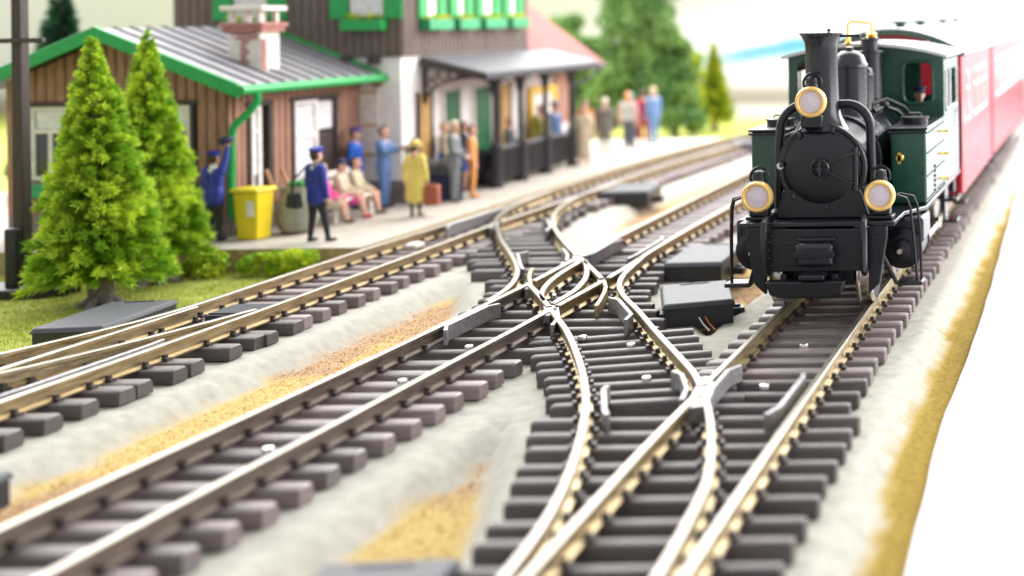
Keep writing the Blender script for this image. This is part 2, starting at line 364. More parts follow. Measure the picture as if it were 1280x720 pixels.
# ------------------------------------------------------------------ setting: ground
CL = {  # centre lines for the ballast beds
 'R': [(-3.5, 4), (-3.56, 9), (-3.67, 13), (-3.74, 17), (-3.72, 66)],
 'M': [(-7.88, 4), (-7.87, 10), (-7.78, 14), (-7.76, 17), (-7.85, 20), (-7.97, 23), (-8.06, 31), (-8.25, 66)],
 'L': [(-11.73, 4), (-11.72, 14), (-11.74, 18), (-11.8, 21), (-11.77, 25), (-11.75, 30), (-11.5, 36), (-11.1, 41), (-10.2, 48), (-8.9, 58), (-7.5, 66)],
 'D': [(-3.6, 9), (-3.95, 11), (-4.65, 13), (-5.4, 14.5), (-6.3, 16.1), (-7.3, 17.8), (-8.2, 19.4), (-9.3, 21.3), (-10.3, 23.1), (-11.1, 25), (-11.6, 27)],
}
CLP = {k: spline(v, .4) for k, v in CL.items()}
segs = []
for k, pts in CLP.items():
    w = {'R': 1.32, 'M': 1.33, 'L': 1.20, 'D': 1.15}[k]
    for a, b in zip(pts, pts[1:]): segs.append((a.x, a.y, b.x, b.y, w))
segs = np.array(segs)
def fbm(x, y, s, o=4, seed=0):
    return np.array([noise.fractal(Vector((a * s + seed, b * s - seed, seed * .7)), 1.0, 2.0, o) for a, b in zip(x.ravel(), y.ravel())]).reshape(x.shape)
def ground():
    xs = np.concatenate([np.linspace(-60, -19, 20)[:-1], np.linspace(-19, -13.4, 29)[:-1], np.linspace(-13.4, -1.2, 136), ])
    ys = [5.5]
    while ys[-1] < 66: ys.append(ys[-1] + max(.09, .007 * ys[-1]))
    ys = np.array(ys); X, Y = np.meshgrid(xs, ys)
    d = np.full(X.shape, 9.0)
    for x0, y0, x1, y1, w in segs:
        ex, ey = x1 - x0, y1 - y0; t = np.clip(((X - x0) * ex + (Y - y0) * ey) / (ex * ex + ey * ey), 0, 1)
        d = np.minimum(d, np.hypot(X - x0 - t * ex, Y - y0 - t * ey) - w)
    n1 = fbm(X, Y, .9, 4, 3.1); n2 = fbm(X, Y, 2.6, 4, 8.7)
    dd = d + n1 * .10 + n2 * .05
    lawn = np.clip((-13.15 - X + n1 * .12) / .15, 0, 1)
    lawn = np.maximum(lawn, np.clip((Y - 41) / .5, 0, 1) * np.clip((-12.9 + (Y - 41) * .14 - X) / .4, 0, 1))
    s = np.clip((dd) / .38, 0, 1); s = s * s * (3 - 2 * s)
    Z = -.365 - s * .25 + n2 * .006 + n1 * .012 + s * (1 - s) * (n1 * .28 + n2 * .14) - np.clip(.10 - np.abs(fbm(X, Y, 1.3, 2, 40.0)), 0, .1) * s * (1.2 - s) * .5
    Z = Z * (1 - lawn) + (-.56 + n1 * .03) * lawn
    bed = np.clip(1.18 - (dd - .25 + n2 * .06) / .12, 0, 1) * (1 - lawn)
    bed = np.clip(1 - (dd - .26) / .09, 0, 1) * (1 - lawn)
    rust = np.clip((fbm(X, Y, .55, 3, 21.0) - .12) / .22, 0, 1)
    for cx, cy, rx, ry in ((-9.4, 18.2, .6, 1.5), (-5.95, 12.3, .3, .7), (-4.6, 19.2, .7, 1.2), (-9.6, 30, .8, 3), (-5.2, 17.5, .5, .8)):
        rust = np.maximum(rust, np.clip(1.6 - 1.4 * np.hypot((X - cx) / rx, (Y - cy) / ry) + n2 * .9, 0, 1))
    rust *= .85
    rust *= (X < -2.6)
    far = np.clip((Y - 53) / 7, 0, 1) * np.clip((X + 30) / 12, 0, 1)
    me = D.meshes.new('ground'); nx, ny = len(xs), len(ys)
    me.from_pydata(np.stack([X.ravel(), Y.ravel(), Z.ravel()], 1).tolist(), [], [(j * nx + i, j * nx + i + 1, (j + 1) * nx + i + 1, (j + 1) * nx + i) for j in range(ny - 1) for i in range(nx - 1)])
    for nme, arr in (('bed', bed), ('lawn', lawn), ('rust', rust), ('far', far), ('mustard', np.clip((X + 2.5) / .1, 0, 1) * (1 - bed))):
        a = me.attributes.new(nme, 'FLOAT', 'POINT'); a.data.foreach_set('value', arr.ravel().astype(np.float32))
    me.materials.append(M['ground']); me.polygons.foreach_set('use_smooth', [True] * len(me.polygons))
    o = D.objects.new('ground', me); COL.objects.link(o); tag(o, kind='structure')
    return xs, ys, Z, np.maximum(bed, lawn), rust
GR = ground()
# loose sawdust flakes lying on the sand between the beds
def sawdust():
    xs, ys, Z, cov, rust = GR; r = np.random.default_rng(3); n = 150000
    x = r.uniform(-11.2, -3.0, n); y = 7 + 23 * r.uniform(0, 1, n) ** 1.6
    i = np.clip(np.searchsorted(xs, x) - 1, 0, len(xs) - 2); j = np.clip(np.searchsorted(ys, y) - 1, 0, len(ys) - 2)
    k = (cov[j, i] < .55) & (cov[j, i] < r.uniform(0, 1, n)); x, y, i, j = x[k], y[k], i[k], j[k]; n = len(x)
    z = Z[j, i] + .008; p = np.stack([x, y, z], 1)
    a = r.normal(size=(n, 3)); a[:, 2] = np.abs(a[:, 2]) * .6; a /= np.linalg.norm(a, axis=1)[:, None]; b = np.cross(a, r.normal(size=(n, 3))); b /= np.linalg.norm(b, axis=1)[:, None]
    s_ = r.uniform(.008, .022, n)[:, None]
    tone = r.normal(0, .12, n) - rust[j, i] * .0
    red = r.uniform(0, 1, n) < rust[j, i] * .8
    for nm, kk, mt in (('sawdust', ~red, 'dust'), ('brick_dust', red, 'dustr')):
        o = leaf_object(nm, np.stack([p - a * s_, p + b * s_ * .6, p + a * s_ ], 1)[kk], tone[kk], M[mt], None, 3, 'stuff')
        tag(o, 'yellow sawdust scattered between the track beds' if nm == 'sawdust' else 'reddish brown dust patches between the track beds', 'sawdust')
# white board along the right edge of the layout, wavy border
mb = MB(); edge = [(-1.45, 5), (-1.55, 9), (-1.6, 10.3), (-1.66, 11.5), (-1.75, 13.6), (-1.75, 15.5), (-1.78, 19), (-1.94, 25.5), (-2.15, 35), (-2.3, 66)]
e = spline(edge, .4); e = [(p.x + .02 * noise.noise(Vector((p.y * .9, 3, 1))), p.y) for p in e]
mb.slab([(x, y) for x, y in e] + [(30, 66), (30, 5)], -.75, -.565)
mb.build('tabletop', M['white'], bevel=.02, kind='structure')
# backdrop
mb = MB(); mb.box(-75, 45, 64.0, 64.3, -1.2, 24)
mb.build('backdrop', M['backdrop'], kind='structure')
# platform
pe = spline([(-12.98, 22.35), (-12.96, 25), (-12.95, 31), (-12.85, 35), (-12.6, 38.5), (-12.25, 41.6)], .8)
mb = MB(); poly = [(p.x, p.y) for p in pe] + [(-26, 41.6), (-26, 22.35)]
mb.slab(poly, -.75, -.15); mb.m = [1] * len(mb.m); mb.m[1] = 0
mb.build('platform', [M['platform'], M['platwall']], bevel=.015, kind='structure')

# ------------------------------------------------------------------ tracks
def track(name, label, loc, rails, group=None):
    t = thing(name, loc, label, 'track', group)
    for nm, matn in rails:
        rail_mesh(RP[nm]).build('rail', [M[matn], M['railtop']], t, ang=30, fix=True)
    return t
def sleeper(t, p, ang, x0, x1, w, names, mt='sleeper', h=.16, ztop=-.19):
    p = Vector(p); d = Vector((math.cos(ang), math.sin(ang))); n = Vector((-d.y, d.x))
    mb = MB(); jz = random.uniform(-.006, .004); jx = random.uniform(-.03, .03)
    x0 += jx; x1 += jx; a = ang + random.uniform(-.012, .012); d = Vector((math.cos(a), math.sin(a))); n = Vector((-d.y, d.x))
    z0, z1 = ztop - h, ztop + jz
    b = .028; V = []
    sec = [(-w / 2, z0), (w / 2, z0), (w / 2 - .004, z1 - b), (w / 2 - b, z1), (-w / 2 + b, z1), (-w / 2 + .004, z1 - b)]
    for q, sh in ((x0, .012), (x0 + .03, 0), (x1 - .03, 0), (x1, .012)):
        for s_, z in sec:
            zz = z - sh if z > z0 + .02 else z
            c = p + d * q + n * (s_ * (1 - sh * 5)); V.append((c.x, c.y, zz))
    F = [(5, 4, 3, 2, 1, 0), (18, 19, 20, 21, 22, 23)]
    for i in range(3):
        for j in range(6): F.append((i * 6 + j, i * 6 + (j + 1) % 6, i * 6 + 6 + (j + 1) % 6, i * 6 + 6 + j))
    mb.add(V, F, 0)
    for tt, e in hit(p, d, names):
        if tt < x0 or tt > x1: continue
        c = p + d * tt; nn = Vector((e.y, -e.x))
        for s_ in (-1, 1):
            q = c + nn * s_ * .085
            aa = q - e * .045; bb = q + e * .045
            mb.obox((aa.x, aa.y), (bb.x, bb.y), .07, z1 - .01, z1 + .035, 1)
            q2 = c + nn * s_ * .060; aa = q2 - e * .022; bb = q2 + e * .022
            mb.obox((aa.x, aa.y), (bb.x, bb.y), .05, z1 + .03, z1 + .075, 1)
    return mb.build('sleeper', [M[mt + random.choice('01112')], M['chair']], t, ang=50, fix=True)
def run(t, cl, y0, y1, sp, half, w, names, mt='sleeper', angk=0):
    pts = CLP[cl]; y = y0
    while y < y1:
        for a, b in zip(pts, pts[1:]):
            if a.y <= y <= b.y:
                k = (y - a.y) / (b.y - a.y); c = a.lerp(b, k); e = (b - a).normalized()
                ang = math.atan2(e.y, e.x) - PI / 2
                sleeper(t, c, ang * (1 - angk), -half, half, w, names, mt); break
        y += sp * random.uniform(.97, 1.03)
def screw(t, x, y, z=-.185):
    mb = MB(); mb.lathe((x, y, z), (0, 0, 1), [(.055, -.02), (.055, .015), (.045, .03), (.02, .036)], 10); mb.build('screw', M['screw'], t)

# right-hand track: turnout in front, plain track under the train
tR = track('turnout', 'right-hand foreground turnout with polished brass rails curving left from the locomotive track', (-3.5, 10, -.35),
           [('Rl1', 'brass'), ('Dl', 'brass'), ('Dr1', 'brass')])
y = 7.2
while y < 13.0:
    xl = (xat('Dl', y) or -4) - .52; xr = (xat('Rr', y)) + .56
    sleeper(tR, (0, y), 0, xl, xr, .148, ('Rl1', 'Rr', 'Dl', 'Dr1'), 'sleepert', .20); y += .425
tP = track('railway_track', 'straight track carrying the steam locomotive and its red coaches', (-3.6, 20, -.35), [('Rl2', 'brass'), ('Rr', 'brass')])
y = 13.12
while y < 60:
    w = .148 if y < 14.0 else .22
    sleeper(tP, (xat('Rl2', max(y, 13.3)) * .5 + xat('Rr', y) * .5, y), 0, -.98 if y > 13.7 else -.75, .98, w, ('Rl2', 'Rr'), 'sleepert' if y < 14 else 'sleeper'); y += .43 if y < 14 else .438
# frog and guard rails of the right-hand turnout
def plate(t, name, pts, w, z0, z1, matn='frog'):
    mb = MB(); P = [Vector(p) for p in pts]; n = len(P); V = []
    for i, p in enumerate(P):
        d = (P[min(i + 1, n - 1)] - P[max(i - 1, 0)]).normalized(); q = Vector((-d.y, d.x)) * w / 2
        lo = .05 if i in (0, n - 1) else 0
        V += [(p.x - q.x, p.y - q.y, z0), (p.x + q.x, p.y + q.y, z0), (p.x + q.x, p.y + q.y, z1 - lo * .3), (p.x - q.x, p.y - q.y, z1 - lo * .3)]
    F = [(0, 1, 2, 3), (4 * n - 1, 4 * n - 2, 4 * n - 3, 4 * n - 4)]
    for i in range(n - 1):
        for j in range(4): F.append((i * 4 + j, i * 4 + (j + 1) % 4, i * 4 + 4 + (j + 1) % 4, i * 4 + 4 + j))
    mb.add(V, F); return mb.build(name, M[matn], t, bevel=.008)
plate(tR, 'guard_rail', [(-3.25, 12.25), (-3.17, 12.45), (-3.18, 13.5), (-3.22, 13.65)], .055, -.19, .005)
plate(tR, 'guard_rail', [(-4.79, 12.3), (-4.86, 12.42), (-5.14, 13.12), (-5.16, 13.28)], .055, -.19, .005)
plate(tR, 'frog', [(-4.02, 12.55), (-4.12, 13.05), (-4.16, 13.35), (-4.3, 13.6)], .17, -.19, -.012)
plate(tR, 'wing_rail', [(-4.22, 12.75), (-4.28, 13.1), (-4.5, 13.62), (-4.66, 13.8)], .05, -.19, .004)
plate(tR, 'wing_rail', [(-3.93, 12.6), (-4.02, 13.1), (-4.05, 13.75), (-3.98, 14.0)], .05, -.19, .004)
screw(tP, -3.66, 13.74, -.185); screw(tP, -3.62, 15.42)

# branch from the turnout to the crossing, with the right-hand slip rail
tD = track('railway_track', 'curved branch track between the two point motor boxes and the crossing', (-5.4, 14.5, -.35), [('Dr2', 'brass')])
rD = ('Dl', 'Dr2')
for i, s_ in enumerate(np.arange(0, 3.75, .43)):
    k = s_ / 3.75; yy = 13.35 + 3.0 * k
    c = (xat('Dl', yy - .28) + xat('Dr2', yy + .0)) / 2 - .0
    sleeper(tD, (c, yy), R(8 + 10 * k), -.96, .98, .148, rD, 'sleepert', .18)
screw(tD, -5.05, 14.1); screw(tD, -5.75, 15.55)

# middle track
tM = track('railway_track', 'near part of the middle track with dark weathered rails', (-7.85, 10, -.35), [('Ml1', 'steel'), ('Mr1', 'steel')])
run(tM, 'M', 5.8, 15.3, .435, .93, .215, ('Ml1', 'Mr1'))
screw(tM, -7.8, 11.92); screw(tM, -7.75, 14.12)
tX = track('slip_crossing', 'slip crossing where the branch cuts diagonally across the middle track', (-7.8, 18.5, -.35),
           [('Ml2', 'brass'), ('Mr2', 'brass'), ('Dl2', 'brass'), ('Br2', 'brass'), ('sl1', 'brass'), ('sl2', 'brass'), ('S', 'brass')])
rX = ('Ml1', 'Ml2', 'Ml3', 'Mr1', 'Mr2', 'Mr3', 'Dl', 'Dl2', 'Dr2', 'S', 'Br2', 'Br3', 'sl1', 'sl2')
for i in range(14):
    yy = 15.55 + i * .455; k = i / 13
    xl = min(-8.55, (xat('S', yy) or -8.3) - .42) if i < 11 else -8.75
    dr = xat('Dr2', yy)
    xr = max(-6.95, (dr if dr else -7.3) + .42)
    if yy < 16.4: xr = -6.45
    if yy > 19.8: xl = max(xl, -9.4)
    sleeper(tX, (0, yy), R(0), xl, min(xr, -5.75), .148, rX, 'sleepert', .18)
plate(tX, 'switch_blade', [(p.x, p.y) for p in RP['Br1'][::3]] + [tuple(RP['Br1'][-1])], .05, -.17, .0, 'brass')
plate(tX, 'switch_blade', [(p.x, p.y) for p in RP['Dlb'][::3]], .05, -.17, .0, 'brass')
plate(tX, 'guard_rail', [(-8.08, 15.7), (-8.17, 15.9), (-8.16, 16.95), (-8.1, 17.15)], .05, -.19, .012)
plate(tX, 'guard_rail', [(-6.70, 17.35), (-6.50, 17.15), (-6.02, 16.3), (-6.0, 16.05)], .05, -.19, .03)
plate(tX, 'wing_rail', [(-7.28, 16.55), (-7.20, 16.85), (-6.95, 16.3), (-6.88, 15.95)], .05, -.19, .0)
plate(tX, 'wing_rail', [(-8.32, 20.42), (-8.22, 20.6), (-8.3, 21.6), (-8.24, 21.9)], .05, -.19, .02)
plate(tX, 'wing_rail', [(-8.45, 20.15), (-8.62, 20.6), (-8.95, 21.2)], .05, -.19, .01)
plate(tX, 'guard_rail', [(-7.52, 20.25), (-7.48, 20.6), (-7.55, 21.9), (-7.65, 22.2)], .05, -.19, .01)
plate(tX, 'guard_rail', [(-8.82, 19.45), (-9.0, 19.75), (-9.45, 20.65), (-9.42, 20.95)], .05, -.19, .02)
plate(tX, 'frog', [(-7.22, 16.5), (-7.28, 16.83), (-7.42, 17.12)], .15, -.19, -.012)
plate(tX, 'frog', [(-8.3, 20.12), (-8.38, 20.42), (-8.52, 20.7)], .15, -.19, -.012)
plate(tX, 'frog', [(-7.2, 18.4), (-7.3, 18.6), (-7.4, 18.85)], .10, -.19, -.02)
plate(tX, 'frog', [(-8.18, 18.2), (-8.28, 18.42), (-8.36, 18.66)], .10, -.19, -.02)
for x, y in ((-7.72, 15.55), (-6.5, 15.95), (-8.75, 20.75), (-7.9, 18.35)): screw(tX, x, y)
tN = track('railway_track', 'far part of the middle track running on behind the locomotive', (-8, 30, -.35), [('Ml3', 'brass'), ('Mr3', 'brass')])
run(tN, 'M', 22.0, 60, .44, .93, .235, ('Ml3', 'Mr3'))

# branch beyond the crossing
tB = track('turnout', 'far turnout where the branch curves into the platform track', (-10.5, 24, -.35), [('S2', 'brass'), ('Br3', 'brass'), ('Lr2', 'brass')])
pts = CLP['D']
for i in range(15):
    yy = 20.75 + i * .455
    a = math.atan2(1, -1.0)
    k = i / 16
    xs_ = xat('S', yy) or xat('S2', yy) or (-12.2); xb = xat('Br3', yy + .55)
    if yy > 23.6: xs_ = max(xs_, -11.35 - .0)
    if yy > 25.4: xs_ = -12.25
    if xb is None: continue
    L_ = xs_ - .42 if yy < 23.4 else (-10.98 - .3 if yy < 25.2 else -12.75)
    sleeper(tB, (0, yy), R(2), L_, xb + .42, .18, ('S', 'S2', 'Br3', 'Lr2', 'Ll'), 'sleepert', .18)
plate(tB, 'frog', [(-11.22, 23.55), (-11.36, 23.92), (-11.52, 24.25)], .14, -.19, -.012)
plate(tB, 'guard_rail', [(-10.02, 23.0), (-10.05, 23.3), (-10.5, 24.2), (-10.65, 24.4)], .05, -.19, .01)
plate(tB, 'guard_rail', [(-12.0, 23.4), (-12.1, 23.7), (-12.05, 25.6), (-11.95, 25.8)], .05, -.19, .02)
# platform track
tL = track('railway_track', 'track along the station platform with brown sleepers', (-11.75, 20, -.35), [('Lr', 'brass'), ('Ll', 'brass')])
run(tL, 'L', 17.35, 25.0, .435, .93, .215, ('Lr', 'Ll'))
run(tL, 'L', 27.6, 56, .44, .93, .235, ('Ll', 'Br3'))
mb = MB(); mb.box(-12.2, -11.98, 22.3, 22.62, -.19, -.11); mb.build('track_contact', M['cream'], tL, bevel=.015)
tLT = track('turnout', 'turnout at the left edge with golden rails and black sleepers beside the lawn', (-12, 14, -.35), [('L2', 'brass'), ('L3', 'brass')])
y = 8.0
while y < 17.2:
    xl = min(-12.7, (xat('Ll', y) or -13.2) - .4) if y > 13 else -13.5
    sleeper(tLT, (0, y), 0, xl, -10.74, .25, ('Lr', 'L2', 'L3', 'Ll'), 'sleeperd'); y += .455
mb = MB()
for i in range(9): mb.box(-11.98, -11.38, 17.12 + i * .06, 17.16 + i * .06, -.12, -.075)
mb.box(-12.0, -11.36, 17.08, 17.66, -.2, -.1)
mb.build('ribbed_cover', M['boxp'], tLT, bevel=.008)
plate(tLT, 'guard_rail', [(-11.42, 13.2), (-11.36, 13.5), (-11.33, 15.2), (-11.40, 15.5)], .05, -.19, .0)
plate(tLT, 'frog', [(-12.55, 13.0), (-12.33, 13.5), (-12.2, 13.95)], .14, -.19, -.02, 'boxside')
# dark ties filling between rails near the left edge
# ------------------------------------------------------------------ point motors
def motor(label, c, rz, lx, ly, zt=-.05, z0=-.42, wires=False):
    t = thing('point_motor', (c[0], c[1], z0), label, 'point motor', 'black point motor boxes beside the tracks')
    T = Matrix.Translation((c[0], c[1], 0)) @ Matrix.Rotation(rz, 4, 'Z')
    mb = MB(); mb.T = T; mb.box(-lx / 2 + .03, lx / 2 - .03, -ly / 2 + .03, ly / 2 - .03, z0, zt - .06); mb.build('housing', M['boxside'], t, bevel=.02)
    mb = MB(); mb.T = T; mb.box(-lx / 2, lx / 2, -ly / 2, ly / 2, zt - .075, zt, top=.93); lid = mb.build('lid', M['boxp'], t, bevel=.02)
    mb = MB(); mb.T = T; mb.box(-.2, .2, ly / 2 - .16, ly / 2 - .12, zt - .02, zt + .012); mb.build('grip', M['boxside'], lid, bevel=.006)
    for s_ in (-1, 1):
        mb = MB(); mb.T = T; mb.box(s_ * (lx / 2 + .06) - .1, s_ * (lx / 2 + .06) + .1, -.12, .12, z0, z0 + .12); mb.lathe((s_ * (lx / 2 + .06), 0, z0 + .12), (0, 0, 1), [(.06, 0), (.05, .03), (.02, .04)], 10)
        mb.build('mounting_lug', M['boxside'], t, bevel=.01)
    if wires:
        for dx, mt in ((0, 'wire_w'), (.08, 'wire_r')):
            mb = MB(); mb.T = T; mb.tube([(dx, -ly / 2 + .05, z0 + .16), (dx, -ly / 2 - .05, z0 + .17), (dx + .05, -ly / 2 - .12, z0 + .09), (dx + .12, -ly / 2 - .2, z0 + .02)], .010, 6); mb.build('wire', M[mt], t)
    return t
motor('black point motor box with two thin wires beside the locomotive front', (-5.70, 17.92), R(20), .96, 1.42, wires=True)
motor('black point motor box behind the one with wires, touching the middle track', (-6.5, 20.95), R(3), .95, 1.75, -.06)
motor('black point motor box between the platform track and the middle track', (-10.75, 29.2), R(8), 1.1, 1.6, -.06)
motor('farthest black point motor box, a dark block left of the green side tank', (-10.75, 38.9), R(12), 1.0, 1.5, .0)
motor('long black point motor box lying on the lawn before the conifers', (-13.82, 17.75), R(6), .93, 1.68, -.2, -.58)
motor('blurred grey-blue point motor box cut off by the bottom edge', (-5.15, 8.65), R(4), .98, 1.4, -.12)
motor('dark point motor box cut off by the left edge beside the middle track', (-9.98, 10.7), R(4), .85, 1.1, -.1)

# ------------------------------------------------------------------ locomotive
LX = -3.67
def loco():
    t = thing('steam_locomotive', (LX, 18.5, 0), 'black and green tank steam locomotive with three brass-rimmed headlamps', 'locomotive')
    X = lambda x: LX + x
    def B(f, name, m, bevel=.012, parent=t, **k):
        mb = MB(); f(mb); return mb.build(name, M[m] if isinstance(m, str) else m, parent, bevel=bevel, **k)
    # running plate
    B(lambda b: b.slab([(X(-1.0), 16.42), (X(1.0), 16.42), (X(1.0), 17.25), (X(1.24), 17.7), (X(1.24), 21.9), (X(-1.24), 21.9), (X(-1.24), 17.7), (X(-1.0), 17.25)], 1.08, 1.14), 'running_plate', 'locos')
    # buffer beam with rivets
    bb = B(lambda b: b.box(X(-.66), X(.66), 16.36, 16.52, .52, 1.06), 'buffer_beam', 'loco')
    def rv(b):
        for i in range(9):
            for z in (.98, .60): b.ball((X(-.56 + i * .14), 16.36, z), .018, 8)
        for z in (.7, .8, .9):
            for x in (-.6, .6): b.ball((X(x), 16.36, z), .018, 8)
    B(rv, 'rivets', 'locos', 0, bb, kind='stuff')
    B(lambda b: b.box(X(-.64), X(.64), 16.345, 16.36, .885, .905), 'bead', 'locos', .004, bb)
    # frame sides below, wider valances
    for s in (-1, 1):
        B(lambda b: b.prism([(X(s * .66), 1.08), (X(s * .90), 1.08), (X(s * .90), .95), (X(s * .80), .35), (X(s * .66), .22)], 16.40, 16.5), 'frame_plate', 'loco')
        B(lambda b: [b.ball((X(s * .73), 16.40, .34 + .1 * k), .016, 8) for k in range(7)], 'rivets', 'locos', 0, kind='stuff')
        # hand rail columns on the beam
        B(lambda b: b.tube([(X(s * .62), 16.34, .50), (X(s * .63), 16.24, .56), (X(s * .635), 16.22, .72), (X(s * .635), 16.22, 1.02), (X(s * .63), 16.24, 1.16), (X(s * .62), 16.36, 1.20)], .045, 8), 'hand_rail', 'locos', 0)
    # coupler
    cp = B(lambda b: b.box(X(-.24), X(.24), 16.22, 16.36, .60, .90), 'coupler_head', 'locos', .05)
    B(lambda b: b.box(X(-.26), X(.26), 16.20, 16.34, .72, .80), 'coupler_groove', 'loco', .01, cp)
    B(lambda b: b.box(X(-.16), X(.16), 16.05, 16.36, .47, .53), 'coupler_tongue', 'locos', .015, cp)
    B(lambda b: b.box(X(-.22), X(.26), 16.3, 16.34, .92, .955), 'coupler_bar', 'locos', .008, cp)
    # rail guard bar
    B(lambda b: b.prism([(X(-.60), .44), (X(.40), .44), (X(.35), .27), (X(.22), .23), (X(-.42), .23), (X(-.54), .27)], 16.12, 16.3), 'rail_guard', 'loco', .02)
    B(lambda b: (b.box(X(-.45), X(-.37), 16.3, 16.6, .28, .5), b.box(X(.20), X(.28), 16.3, 16.6, .28, .5)), 'guard_bracket', 'loco')
    # wheels
    for y in (16.98, 18.7, 20.5):
        for s in (-1, 1):
            w = B(lambda b: b.lathe((X(s * .50), y, .40), (s, 0, 0), [(.44, -.035), (.455, -.02), (.455, 0), (.41, .015), (.40, .16), (.36, .17), (.34, .13), (.10, .13), (.09, .18), (.02, .18)], 32), 'wheel', 'wheel', 0)
            if s > 0 or y < 18: B(lambda b: b.lathe((X(s * .60), y, .40), (s, 0, 0), [(.345, .035), (.345, .065), (.12, .07), (.1, .1), (.02, .1)], 24), 'wheel_disc', 'loco', 0, w)
        B(lambda b: b.cyl((X(-.5), y, .40), (X(.5), y, .40), .06, n=12), 'axle', 'locos', 0)
    B(lambda b: b.box(X(-.44), X(.44), 16.6, 21.8, .30, 1.08), 'main_frame', 'loco')
    # cylinders
    for s in (-1, 1):
        cy = B(lambda b: b.lathe((X(s * .98), 17.12, .66), (0, 1, 0), [(.10, -.06), (.12, -.05), (.13, -.01), (.20, -.01), (.215, .0), (.27, .02), (.27, .06), (.25, .065), (.25, .75), (.27, .76), (.27, .8), (.1, .8)], 28), 'cylinder', 'loco', 0)
        B(lambda b: b.box(X(s * .98) - .28, X(s * .98) + .28, 17.2, 17.9, .72, 1.06), 'steam_chest', 'locos', .04, cy)
        B(lambda b: b.cyl((X(s * .98), 16.9, .66), (X(s * .98), 17.1, .66), .035, n=10), 'piston_tail', 'wheel', 0, cy)
        B(lambda b: (b.obox((X(s * 1.02), 17.9), (X(s * 1.02), 20.6), .06, .40, .50), b.obox((X(s * .98), 17.9), (X(s * .98), 19.0), .05, .62, .70)), 'coupling_rod', 'wheel', .01)
        B(lambda b: [b.lathe((X(s * .96), y, .45), (s, 0, 0), [(.09, 0), (.09, .1), (.05, .12)], 14) for y in (18.0, 18.9, 20.5)], 'crank_pin', 'wheel', 0)
        # guard iron brace from plate to step
        st = B(lambda b: b.box(X(s * 1.13) - .17, X(s * 1.13) + .17, 16.75, 17.05, .24, .30), 'step', 'locos', .02)
        B(lambda b: b.tube([(X(s * .76), 16.55, 1.06), (X(s * .80), 16.6, .70), (X(s * .96), 16.76, .28)], .03, 8), 'step_brace', 'loco', 0, st)
        for dx, dy in ((0, 0), (.13, .18)):
            B(lambda b: b.tube([(X(s * .95), 16.62 + dy, 1.42), (X(s * 1.02), 16.62 + dy, 1.44), (X(s * (1.12 + dx * .5)), 16.66 + dy, 1.40), (X(s * (1.16 + dx * .5)), 16.70 + dy, 1.28), (X(s * (1.19 + dx * .5)), 16.76 + dy, .9), (X(s * (1.22 + dx * .3)), 16.85 + dy * .6, .28)], .018, 8), 'grab_rail', 'loco', 0, st)
    # rear steps
    B(lambda b: (b.box(X(1.08), X(1.3), 20.9, 21.3, .38, .43), b.box(X(1.08), X(1.3), 20.9, 21.3, .72, .77), b.box(X(1.06), X(1.1), 20.9, 21.3, .38, 1.08)), 'cab_step', 'locos')
    # smokebox and boiler
    yc, zc, rb = 16.75, 1.80, .56
    sb = B(lambda b: b.lathe((LX, yc, zc), (0, 1, 0), [(.05, -.075), (.30, -.065), (.46, -.035), (.505, 0), (.52, 0), (.545, -.015), (.58, -.005), (.585, .02), (.585, .10), (rb, .115), (rb, 1.0)], 48), 'smokebox', 'loco', 0, ang=28)
    B(lambda b: b.lathe((LX, yc + 1.0, zc), (0, 1, 0), [(.60, 0), (.60, 2.6)], 48), 'boiler', 'locos', 0)
    for y in (17.78, 18.5, 19.2):
        B(lambda b: b.lathe((LX, y, zc), (0, 1, 0), [(.60, -.02), (.615, 0), (.615, .05), (.60, .07)], 48, caps=False), 'boiler_band', 'loco', 0)
    # smokebox saddle
    B(lambda b: b.prism([(X(-.62), 1.14), (X(.62), 1.14), (X(.50), 1.52), (X(-.50), 1.52)], 16.72, 17.7), 'smokebox_saddle', 'loco', .02)
    # door furniture
    B(lambda b: (b.tube([(X(.115 * math.cos(a)), yc - .13, zc + .115 * math.sin(a)) for a in np.linspace(0, 2 * PI, 20)[:-1]], .02, 6, closed=True),
                 b.cyl((X(-.11), yc - .13, zc), (X(.11), yc - .13, zc), .012, n=6), b.cyl((LX, yc - .13, zc - .15), (LX, yc - .13, zc + .11), .014, n=6), b.cyl((LX, yc - .15, zc), (LX, yc - .05, zc), .035, n=10)), 'door_wheel', 'locos', 0, sb)
    for z1 in (.2, -.22):
        B(lambda b: b.tube([(X(.10), yc - .085, zc + z1 * .25), (X(.3), yc - .075, zc + z1 * .75), (X(.47), yc - .045, zc + z1)], .018, 6), 'hinge_strap', 'locos', 0, sb)
    B(lambda b: b.cyl((X(.46), yc - .06, zc - .3), (X(.46), yc - .06, zc + .27), .025, n=8), 'hinge_pin', 'locos', 0, sb)
    for k in range(7):
        a = R(20 + k * 360 / 7)
        B(lambda b: b.box(X(.515 * math.cos(a)) - .025, X(.515 * math.cos(a)) + .025, yc - .06, yc + .01, zc + .515 * math.sin(a) - .035, zc + .515 * math.sin(a) + .035), 'door_clamp', 'locos', .01, sb)
    B(lambda b: b.cyl((X(-.535), yc - .04, zc + .03), (X(-.535), yc + .05, zc + .03), .045, n=14), 'lever_knob', 'lampglass', .01, sb)
    # chimney
    cy_ = 17.02
    ch = B(lambda b: b.lathe((LX - .04, cy_, 2.30), (0, 0, 1), [(.36, -.02), (.31, .06), (.255, .16), (.226, .3), (.212, .7), (.21, 1.04), (.222, 1.14), (.26, 1.215), (.283, 1.24), (.283, 1.265), (.255, 1.27), (.20, 1.22), (.19, .8)], 36, caps=False), 'chimney', 'locos', 0)
    B(lambda b: b.box(LX + .2, LX + .48, cy_ - .02, cy_ + .02, 3.50, 3.535), 'chimney_lever', 'loco', .005, ch)
